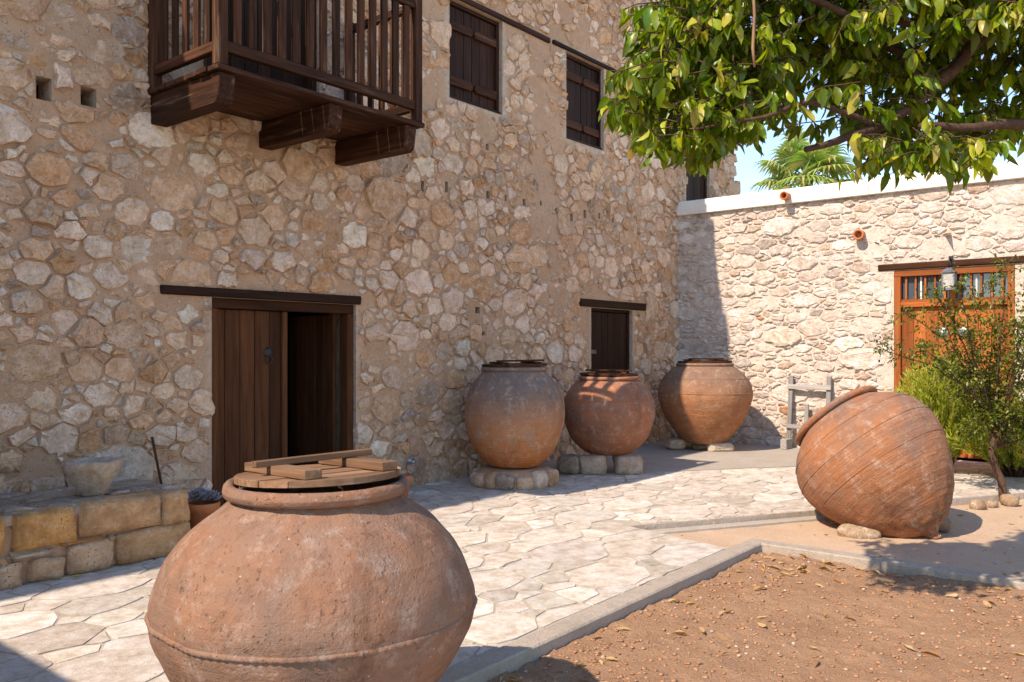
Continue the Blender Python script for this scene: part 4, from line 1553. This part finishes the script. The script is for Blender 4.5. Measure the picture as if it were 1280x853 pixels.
pt = pot('potted_succulent', 'orange terracotta pot of grey succulent rosettes between bench and door', (ptop(254, 0.55, 0).x, ptop(254, 0.55, 0).y, 0.012), 0.135, 0.29)
for (x, y, z, r) in ((0.05, -0.04, 0.27, 0.085), (-0.06, -0.02, 0.28, 0.08), (0.0, 0.06, 0.29, 0.085), (0.075, 0.05, 0.27, 0.07), (-0.05, 0.08, 0.27, 0.075), (-0.1, -0.07, 0.33, 0.06)):
    rosette(pt, (x, y, z + 0.02), r * 1.25, rg)
p2 = cw(497, 8.55, 0.012)
t2 = pot('flower_pot', 'plain terracotta pot standing behind the pale jar beside the door', p2, 0.135, 0.30)
V, F = lathe([(0.0, 0.02), (0.15, 0.0), (0.19, 0.03), (0.18, 0.035), (0.14, 0.018), (0, 0.015)], 30)
t2s = mesh_ob('saucer', V, F, M_terra, None, cw(506, 8.2, 0.010), True)
tag(t2s, 'terracotta saucer on the paving beside the plain pot', 'saucer')
V, F = lathe([(0.034, -0.5), (0.034, 0.06), (0.026, 0.06), (0.026, -0.4)], 16)
g_ = mesh_ob('grey_pipe', V, F, M_steel, None, (ptop(510, 0.0, 0).x, -0.02, 0.305), True, None, (R(90), 0, 0))
tag(g_, 'short grey pipe end sticking out low from the house wall', 'pipe')

# ================================================================== wooden trestle leaning on the annexe wall
fr = thing('trestle', 'weathered grey wooden frame leaning on the annexe wall', 'trestle', (AX - 0.22, -2.45, 0), world=True)
g0, g1 = 2.06, 2.66
lean = R(6.5)
for s in (g0, g1):
    box('upright', M_grey[2], (AX - 0.16, -s - 0.035, 0.01), (AX - 0.115, -s + 0.035, 1.17), fr, 0.005, (0, lean, 0))
box('crossbar', M_grey[1], (AX - 0.15, -g1 - 0.045, 0.955), (AX - 0.115, -g0 + 0.045, 1.03), fr, 0.004, (0, lean, 0))
box('crossbar', M_grey[1], (AX - 0.225, -g1 - 0.03, 0.33), (AX - 0.19, -g0 + 0.03, 0.40), fr, 0.004, (0, lean, 0))
box('foot', M_grey[0], (AX - 0.42, -g0 - 0.05, 0.013), (AX - 0.16, -g0 + 0.05, 0.17), fr, 0.006)
box('foot', M_grey[0], (AX - 0.42, -g1 - 0.05, 0.013), (AX - 0.16, -g1 + 0.05, 0.17), fr, 0.006)
box('peg', M_grey[2], (AX - 0.17, -2.36, 0.40), (AX - 0.13, -2.30, 0.72), fr, 0.004, (0, lean, 0))


# ================================================================== trees and plants
def leafverts(l, wd, droop, fold, side=0.0, twist=0.0):
    V = []
    for i, (f, ww) in enumerate(((0, 0.1), (0.22, 0.78), (0.5, 1.0), (0.78, 0.62), (1.0, 0.0))):
        zc = -droop * f * f * l
        sx = side * l * f * f
        tw = twist * f * wd * ww
        V += [(sx - wd / 2 * ww, f * l, zc + fold * wd * ww * 0.5 - tw), (sx, f * l, zc), (sx + wd / 2 * ww, f * l, zc + fold * wd * ww * 0.5 + tw)]
    F = []
    for i in range(4):
        for j in range(2):
            F.append((i * 3 + j, i * 3 + j + 1, (i + 1) * 3 + j + 1, (i + 1) * 3 + j))
    return V, F


def add_leaf(V, F, C, geo, M, col):
    b = len(V)
    for v in geo[0]:
        V.append(tuple(M @ Vector(v)))
        C.append((*col, 1))
    F += [tuple(i + b for i in f) for f in geo[1]]


def limb(name, pts, r0, r1, mat, parent, seg=9, sub=6, wig=0.02):
    P = catmull(pts, sub)
    P = [p + Vector((noise.noise(p * 5), noise.noise(p * 5 + Vector((9, 0, 0))), noise.noise(p * 5 + Vector((0, 9, 0))))) * wig for p in P]
    n_ = len(P)
    rad = [(r0 + (r1 - r0) * i / (n_ - 1)) * (1 + 0.12 * noise.noise(P[i] * 9)) for i in range(n_)]
    V, F = tube(P, rad, seg)
    mesh_ob(name, V, F, mat, parent, (0, 0, 0), True)
    return P


# ---- the leafy tree overhanging from beyond the frame's edge
rg = random.Random(99)
TB = cw(1560, 4.9, -0.09)
tree = thing('leafy_tree', 'tree with drooping glossy green leaves overhanging the planting bed', 'tree', TB, world=True)
fork = at(1500, 60, 4.75)
limb('trunk', [TB, TB + Vector((0.02, 0.03, 1.0)), TB + Vector((-0.05, 0.0, 1.9)), fork], 0.15, 0.10, M_bark, tree, 12, 8)
br = [([fork, at(1300, 12, 4.5), at(1225, 50, 4.4), at(1165, 112, 4.3), at(1095, 160, 4.2), at(1008, 187, 4.1)], 0.062, 0.022),
      ([at(1225, 50, 4.4), at(1190, 40, 4.35), at(1130, 28, 4.3), at(1060, 20, 4.1), at(960, -20, 4.0), at(860, 30, 3.9)], 0.040, 0.012),
      ([fork, at(1400, 130, 4.4), at(1290, 155, 4.2), at(1220, 158, 4.1), at(1150, 160, 4.0)], 0.055, 0.02),
      ([at(1165, 112, 4.3), at(1110, 60, 4.5), at(1030, 70, 4.6), at(930, 110, 4.5), at(830, 130, 4.3)], 0.030, 0.008),
      ([at(1095, 160, 4.2), at(1020, 130, 4.0), at(940, 150, 3.9), at(860, 160, 3.9)], 0.02, 0.006),
      ([at(1225, 50, 4.4), at(1180, -80, 4.4), at(1060, -180, 4.3), at(920, -160, 4.2), at(800, -60, 4.1)], 0.05, 0.012),
      ([fork, at(1420, -150, 4.4), at(1250, -260, 4.2), at(1080, -300, 4.0)], 0.06, 0.015),
      ([fork, at(1600, -100, 4.3), at(1650, -250, 4.2)], 0.06, 0.02),
      ([at(1300, 12, 4.5), at(1250, -40, 3.9), at(1150, -60, 3.5), at(1040, -30, 3.3)], 0.035, 0.01)]
paths = []
for pts, a, b in br:
    paths.append(limb('branch', pts, a * 0.8, b * 0.7, M_bark, tree))
geos = [leafverts(1.0, w_, d_, f_, s_, t_) for w_, d_, f_, s_, t_ in ((0.42, 0.25, 0.45, 0.1, 0.3), (0.5, 0.5, 0.3, -0.15, -0.4), (0.36, 0.1, 0.7, 0.2, 0.2), (0.45, 0.7, 0.4, -0.05, 0.6), (0.38, -0.2, 0.6, 0.12, -0.5), (0.48, 0.4, 0.9, -0.2, 0.1))]
lower = [(745, 60), (760, 150), (775, 172), (800, 178), (830, 195), (860, 200), (890, 222), (915, 208), (940, 182), (965, 168), (1000, 172), (1040, 182), (1070, 180), (1100, 215), (1140, 225), (1180, 222), (1215, 228), (1240, 190), (1290, 180), (1420, 160)]


def low_v(u):
    for a, b in zip(lower, lower[1:]):
        if a[0] <= u <= b[0]:
            return a[1] + (b[1] - a[1]) * (u - a[0]) / (b[0] - a[0])
    return -999 if u < 745 else 150


leaves = []
twV, twF = [], []
tries = 0
while len(leaves) < 21000 and tries < 200000:
    tries += 1
    d_ = rg.uniform(3.85, 5.15)
    u = rg.uniform(785, 1480)
    v = rg.uniform(-330, 235)
    lv = low_v(u)
    if v > lv - 22:
        continue
    if v < 60 and u < 800 + (60 - v) * 0.2:
        continue
    p = at(u, v, d_)
    if p.z > 4.05 or p.z < 2.25:
        continue
    hs = (p.z - 0.6) / -SUN.z
    sp = p + SUN * hs
    if (sp - cw(1092, 7.75)).xy.length < 1.02:
        continue
    g_ = noise.noise(p * 2.3)
    if g_ < -0.42:
        continue
    # thinner, see-through patches in the lower middle, where the limbs show
    if 960 < u < 1260 and 100 < v < 160 and rg.random() < 0.30:
        continue
    if u > 985 and 30 < v < 165 and d_ < 4.5 and rg.random() < 0.88:
        continue
    if u > 1200 and 60 < v < 150 and rg.random() < 0.25:
        continue
    # a twig of several leaves
    out = Vector((rg.uniform(-1, 1), rg.uniform(-1, 1), rg.uniform(-0.5, 0.35))) + RGT * -0.15
    out.normalize()
    L = rg.uniform(0.08, 0.18)
    n_ = rg.randint(5, 9)
    e = p + out * L + Vector((0, 0, -0.02))
    tube([p - out * 0.05, p + out * L * 0.5, e], [0.0035, 0.003, 0.002], 5, twV, twF, False)
    for k in range(n_):
        f = (k + 1) / n_
        o = p.lerp(e, f)
        az = rg.uniform(0, 6.283)
        dr = Vector((math.cos(az), math.sin(az), 0)) * rg.uniform(0.25, 0.9) + out * 0.45 + Vector((0, 0, -rg.uniform(0.35, 1.35)))
        dr.normalize()
        nrm = (Vector((0, 0, 1)) - dr * dr.z) * rg.uniform(0.4, 1) + Vector((rg.uniform(-.7, .7), rg.uniform(-.7, .7), rg.uniform(-.2, .5)))
        sx_ = dr.cross(nrm).normalized()
        nz = sx_.cross(dr)
        ll = rg.uniform(0.05, 0.105)
        M = Matrix.Translation(o) @ Matrix((sx_, dr, nz)).transposed().to_4x4() @ Matrix.Scale(ll, 4)
        leaves.append((M, rg.randrange(6)))
vis = []
for i, (M, k) in enumerate(leaves):
    q = px(M.translation)
    ok = q and -10 < q[0] < 1290 and -10 < q[1] < 260
    vis.append(((q[2] if q else 99) if ok else 99 + i * 1e-4, i))
near = set(i for _, i in sorted(vis)[:300])
gm = []
for g_ in geos:
    me = bpy.data.meshes.new('leaf')
    me.from_pydata(g_[0], [], g_[1])
    me.polygons.foreach_set('use_smooth', [True] * len(me.polygons))
    me.materials.append(M_leafo)
    gm.append(me)
V, F, C = [], [], []
for i, (M, k) in enumerate(leaves):
    if i in near:
        o = bpy.data.objects.new('leaf', gm[k])
        link(o, tree)
        o.matrix_basis = M
    else:
        c = LEAFC[min(4, int(abs(rg.gauss(0, 1.15)) * 1.25))]
        add_leaf(V, F, C, geos[k], M, tuple(x * rg.uniform(0.8, 1.2) for x in c))
tag(mesh_ob('crown', V, F, M_leaf, tree, (0, 0, 0), True, C), kind='stuff')
tag(mesh_ob('twigs', twV, twF, M_bark, tree, (0, 0, 0), True), kind='stuff')
print('leaves', len(leaves))
V, F = tube([at(941, -30, 3.6), at(943, 20, 3.6), at(941, 60, 3.6), at(943, 84, 3.6)], [0.006, 0.006, 0.007, 0.005], 6)
mesh_ob('dead_twig', V, F, M_pine[2], tree, (0, 0, 0), True)

# ---- small-leaved tree by the annexe door
rg = random.Random(41)
SB = at(1256, 621, 9.15)
SB.z = -0.09
st = thing('small_tree', 'small tree with thin stem and tiny dark leaves before the annexe door', 'tree', SB, world=True)
top = at(1240, 560, 9.2)
limb('trunk', [SB, at(1252, 605, 9.17), at(1243, 580, 9.2), top, at(1250, 520, 9.2)], 0.045, 0.028, M_bark, st, 9)
limb('trunk', [SB + Vector((0.05, -0.05, 0)), at(1246, 600, 9.1), at(1240, 575, 9.05)], 0.012, 0.006, M_rust, st, 7)
V, F, C = [], [], []
tgeo = [leafverts(1.0, 0.45, 0.3, 0.3), leafverts(1.0, 0.5, 0.1, 0.45)]
SLC = [(0.075, 0.10, 0.012), (0.11, 0.135, 0.015), (0.16, 0.18, 0.02), (0.06, 0.075, 0.012), (0.25, 0.24, 0.04)]
ends = [(1100, 437), (1130, 390), (1150, 430), (1165, 362), (1180, 400), (1200, 350), (1235, 352), (1260, 330), (1290, 345), (1330, 360), (1180, 450), (1210, 420), (1240, 400), (1270, 400), (1300, 430),
        (1340, 450), (1200, 490), (1240, 470), (1280, 480), (1230, 520), (1280, 530), (1330, 520), (1215, 545), (1260, 560), (1300, 560), (1380, 420), (1390, 480), (1200, 460), (1250, 440), (1220, 380), (1290, 380), (1310, 490)]
for (u, v) in ends:
    d_ = 9.2 + rg.uniform(-0.6, 0.6)
    e = at(u, v, d_)
    s0 = at(1248 + rg.uniform(-8, 8), rg.uniform(505, 560), 9.2)
    md = s0.lerp(e, 0.5) + Vector((rg.uniform(-.12, .12), rg.uniform(-.12, .12), rg.uniform(-0.02, 0.18)))
    P = limb('branch', [s0, md, e], 0.012, 0.003, M_bark, st, 5, 8, 0.03)
    for i, p in enumerate(P):
        f = i / (len(P) - 1)
        if f < 0.3:
            continue
        for _ in range(int(2.6 + 4 * f)):
            dr = Vector((rg.uniform(-1, 1), rg.uniform(-1, 1), rg.uniform(-0.7, 0.9))).normalized()
            L = rg.uniform(0.08, 0.34) * (1.25 - 0.6 * f)
            tip = p + dr * L
            tube([p, tip], [0.002, 0.0012], 4, twV := [] if False else V, F, False) if False else None
            for k in range(7):
                o = p.lerp(tip, (k + 1) / 7) + Vector((rg.uniform(-.02, .02), rg.uniform(-.02, .02), rg.uniform(-.02, .02)))
                dd = (dr * 0.6 + Vector((rg.uniform(-1, 1), rg.uniform(-1, 1), rg.uniform(-1, 1)))).normalized()
                nn = Vector((rg.uniform(-.6, .6), rg.uniform(-.6, .6), 1))
                sx_ = dd.cross(nn).normalized()
                M = Matrix.Translation(o) @ Matrix((sx_, dd, sx_.cross(dd))).transposed().to_4x4() @ Matrix.Scale(rg.uniform(0.03, 0.058), 4)
                add_leaf(V, F, C, tgeo[k % 2], M, tuple(x * rg.uniform(0.8, 1.25) for x in rg.choice(SLC)))
tag(mesh_ob('crown', V, F, M_leaf, st, (0, 0, 0), True, C), kind='stuff')
print('small tree leaves', len(V) // 15)


# ---- feathery shrub behind
def feather(label, base, height, spread, nst, cols, rg, lean_=(0, 0)):
    t = thing('feathery_shrub', label, 'shrub', base, world=True)
    V, F, C = [], [], []
    ng = ([(-0.5, 0, 0), (0.5, 0, 0), (0.12, 1, 0), (-0.12, 1, 0)], [(0, 1, 2, 3)])
    sV, sF = [], []
    for _ in range(nst):
        a = rg.uniform(0, 6.283)
        k = rg.random() ** 0.6
        tip = base + Vector((math.cos(a) * spread * k + lean_[0], math.sin(a) * spread * k + lean_[1], height * (1 - 0.45 * k * k) * rg.uniform(0.65, 1.0)))
        b0 = base + Vector((math.cos(a) * 0.1 * k, math.sin(a) * 0.1 * k, 0))
        md = b0.lerp(tip, 0.55) + Vector((-math.cos(a), -math.sin(a), 0)) * spread * 0.08 + Vector((0, 0, 0.06))
        P = catmull([b0, md, tip], 9)
        tube(P, [0.004 * (1 - 0.8 * i / (len(P) - 1)) + 0.001 for i in range(len(P))], 4, sV, sF, False)
        for i in range(4, len(P) - 1):
            for _ in range(9):
                o = P[i].lerp(P[i + 1], rg.random())
                dr = (P[i + 1] - P[i]).normalized() * 0.9 + Vector((rg.uniform(-1, 1), rg.uniform(-1, 1), rg.uniform(-.6, .9))) * 0.6
                dr.normalize()
                nn = Vector((rg.uniform(-1, 1), rg.uniform(-1, 1), 0.6))
                sx_ = dr.cross(nn).normalized()
                S = Matrix.Diagonal((0.014, rg.uniform(0.045, 0.09), 1, 1))
                M = Matrix.Translation(o) @ Matrix((sx_, dr, sx_.cross(dr))).transposed().to_4x4() @ S
                add_leaf(V, F, C, ng, M, tuple(x * rg.uniform(0.8, 1.25) for x in rg.choice(cols)))
    tag(mesh_ob('foliage', V, F, M_leaf, t, (0, 0, 0), False, C), kind='stuff')
    tag(mesh_ob('stems', sV, sF, M_bark, t, (0, 0, 0), True), kind='stuff')


FC = [(0.38, 0.41, 0.04), (0.48, 0.50, 0.07), (0.30, 0.35, 0.03), (0.55, 0.53, 0.17)]
b_ = cw(1176, 10.9, 0.0)
feather('tall feathery yellow green shrub against the annexe door', b_, 1.62, 0.60, 300, FC, rg, (-0.05, 0.0))
b_ = cw(1268, 10.5, 0.0)
feather('lower bushy yellow green shrub behind the small tree', b_, 1.0, 0.95, 330, FC, rg)

# ---- fan palm beyond the annexe
rg = random.Random(8)
PBs = cw(1008, 27.0, -0.3)
PBs.z = -0.3
pc = at(1008, 222, 27.0)
palm = thing('fan_palm', 'fan palm with bright fronds rising behind the annexe roof', 'palm', PBs, world=True)
limb('trunk', [PBs, PBs.lerp(pc, 0.5), pc], 0.28, 0.2, M_bark, palm, 12)
PLC = [(0.20, 0.30, 0.06), (0.28, 0.38, 0.10), (0.38, 0.44, 0.16), (0.45, 0.40, 0.18)]
for k in range(30):
    a = k * 2.4 + rg.uniform(-.3, .3)
    el = R(rg.uniform(-35, 75))
    d = Vector((math.cos(a) * math.cos(el), math.sin(a) * math.cos(el), math.sin(el)))
    L = rg.uniform(0.75, 1.25)
    hub = pc + d * L + Vector((0, 0, -0.15))
    V, F = tube([pc, pc + d * L * 0.5 + Vector((0, 0, 0.06)), hub], [0.03, 0.022, 0.014], 5)
    C = [(0.2, 0.2, 0.07, 1)] * len(V)
    side = d.cross(Vector((0, 0, 1))).normalized()
    nr = side.cross(d).normalized()
    fl = rg.uniform(0.75, 1.05)
    for j in range(24):
        an = R(-125 + 250 * j / 23)
        dr = d * math.cos(an) + side * math.sin(an)
        sd = d * -math.sin(an) + side * math.cos(an)
        col = tuple(x * rg.uniform(0.85, 1.2) for x in PLC[min(3, int(rg.random() ** 1.4 * 4))])
        b = len(V)
        for f, ww, dz in ((0.02, 0.012, 0), (0.45, 0.05, -0.02), (0.72, 0.035, -0.12), (1.0, 0.004, -0.42 * rg.uniform(0.6, 1.3))):
            c = hub + dr * fl * f + Vector((0, 0, dz * fl))
            V += [tuple(c - sd * ww + nr * 0.02), tuple(c), tuple(c + sd * ww + nr * 0.02)]
            C += [(*col, 1)] * 3
        for i in range(3):
            for q_ in range(2):
                F.append((b + i * 3 + q_, b + i * 3 + q_ + 1, b + (i + 1) * 3 + q_ + 1, b + (i + 1) * 3 + q_))
    mesh_ob('frond', V, F, M_leaf, palm, (0, 0, 0), False, C)

# ---- fallen dry leaves
rg = random.Random(64)
dm = []
for k in range(5):
    V, F = leafverts(1.0, 0.42, 0, 0)
    cu, cv = rg.uniform(0.5, 2.2), rg.uniform(-0.8, 0.9)
    W = []
    for x, y, z in V:
        W.append((x * (1 - 0.25 * abs(cu)), y - 0.5, 0.9 * cu * x * x * 2.2 + 0.35 * cv * (y - 0.5) ** 2 + 0.12 * noise.noise(Vector((x * 4, y * 4, k * 7)))))
    me = bpy.data.meshes.new('dry_leaf')
    me.from_pydata(W, [], F)
    me.polygons.foreach_set('use_smooth', [True] * len(me.polygons))
    me.materials.append(M_dry)
    dm.append((me, min(w_[2] for w_ in W)))


def dry(x, y, z, label, group, s):
    me, zm = rg.choice(dm)
    o = bpy.data.objects.new('dry_leaf', me)
    link(o)
    o.location = (x, y, z - zm * s + 0.002)
    o.scale = (s, s, s)
    o.rotation_euler = (rg.uniform(-.15, .15), rg.uniform(-.15, .15), rg.uniform(0, 6.28))
    tag(o, label, 'dry leaf', group)


n_ = 0
while n_ < 140:
    if rg.random() < 0.55:
        x, y = -0.36 - abs(rg.gauss(0, 0.45)), rg.uniform(-7.4, -4.4)
    elif rg.random() < 0.4:
        x, y = rg.uniform(-4.2, -0.4), -4.37 - abs(rg.gauss(0, 0.3))
    else:
        x, y = rg.uniform(-4.0, -0.4), rg.uniform(-7.4, -4.4)
    if x < -4.25 or x > -0.36 or y > -4.36:
        continue
    dry(x, y, soil_h(x, y) + 0.004, 'dry curled brown leaf lying on the bare planting bed', 'dry leaves on the planting bed', rg.uniform(0.05, 0.12))
    n_ += 1
for k in range(22):
    x, y, z = stripos(rg)
    dry(x, y, z + 0.003, 'dry curled leaf lying on the trodden dirt strip', 'dry leaves on the dirt strip', rg.uniform(0.045, 0.08))
dry(ptop(95, 1.02).x, -1.02, 0.014, 'dry leaf on the paving at the foot of the bench', None, 0.09)
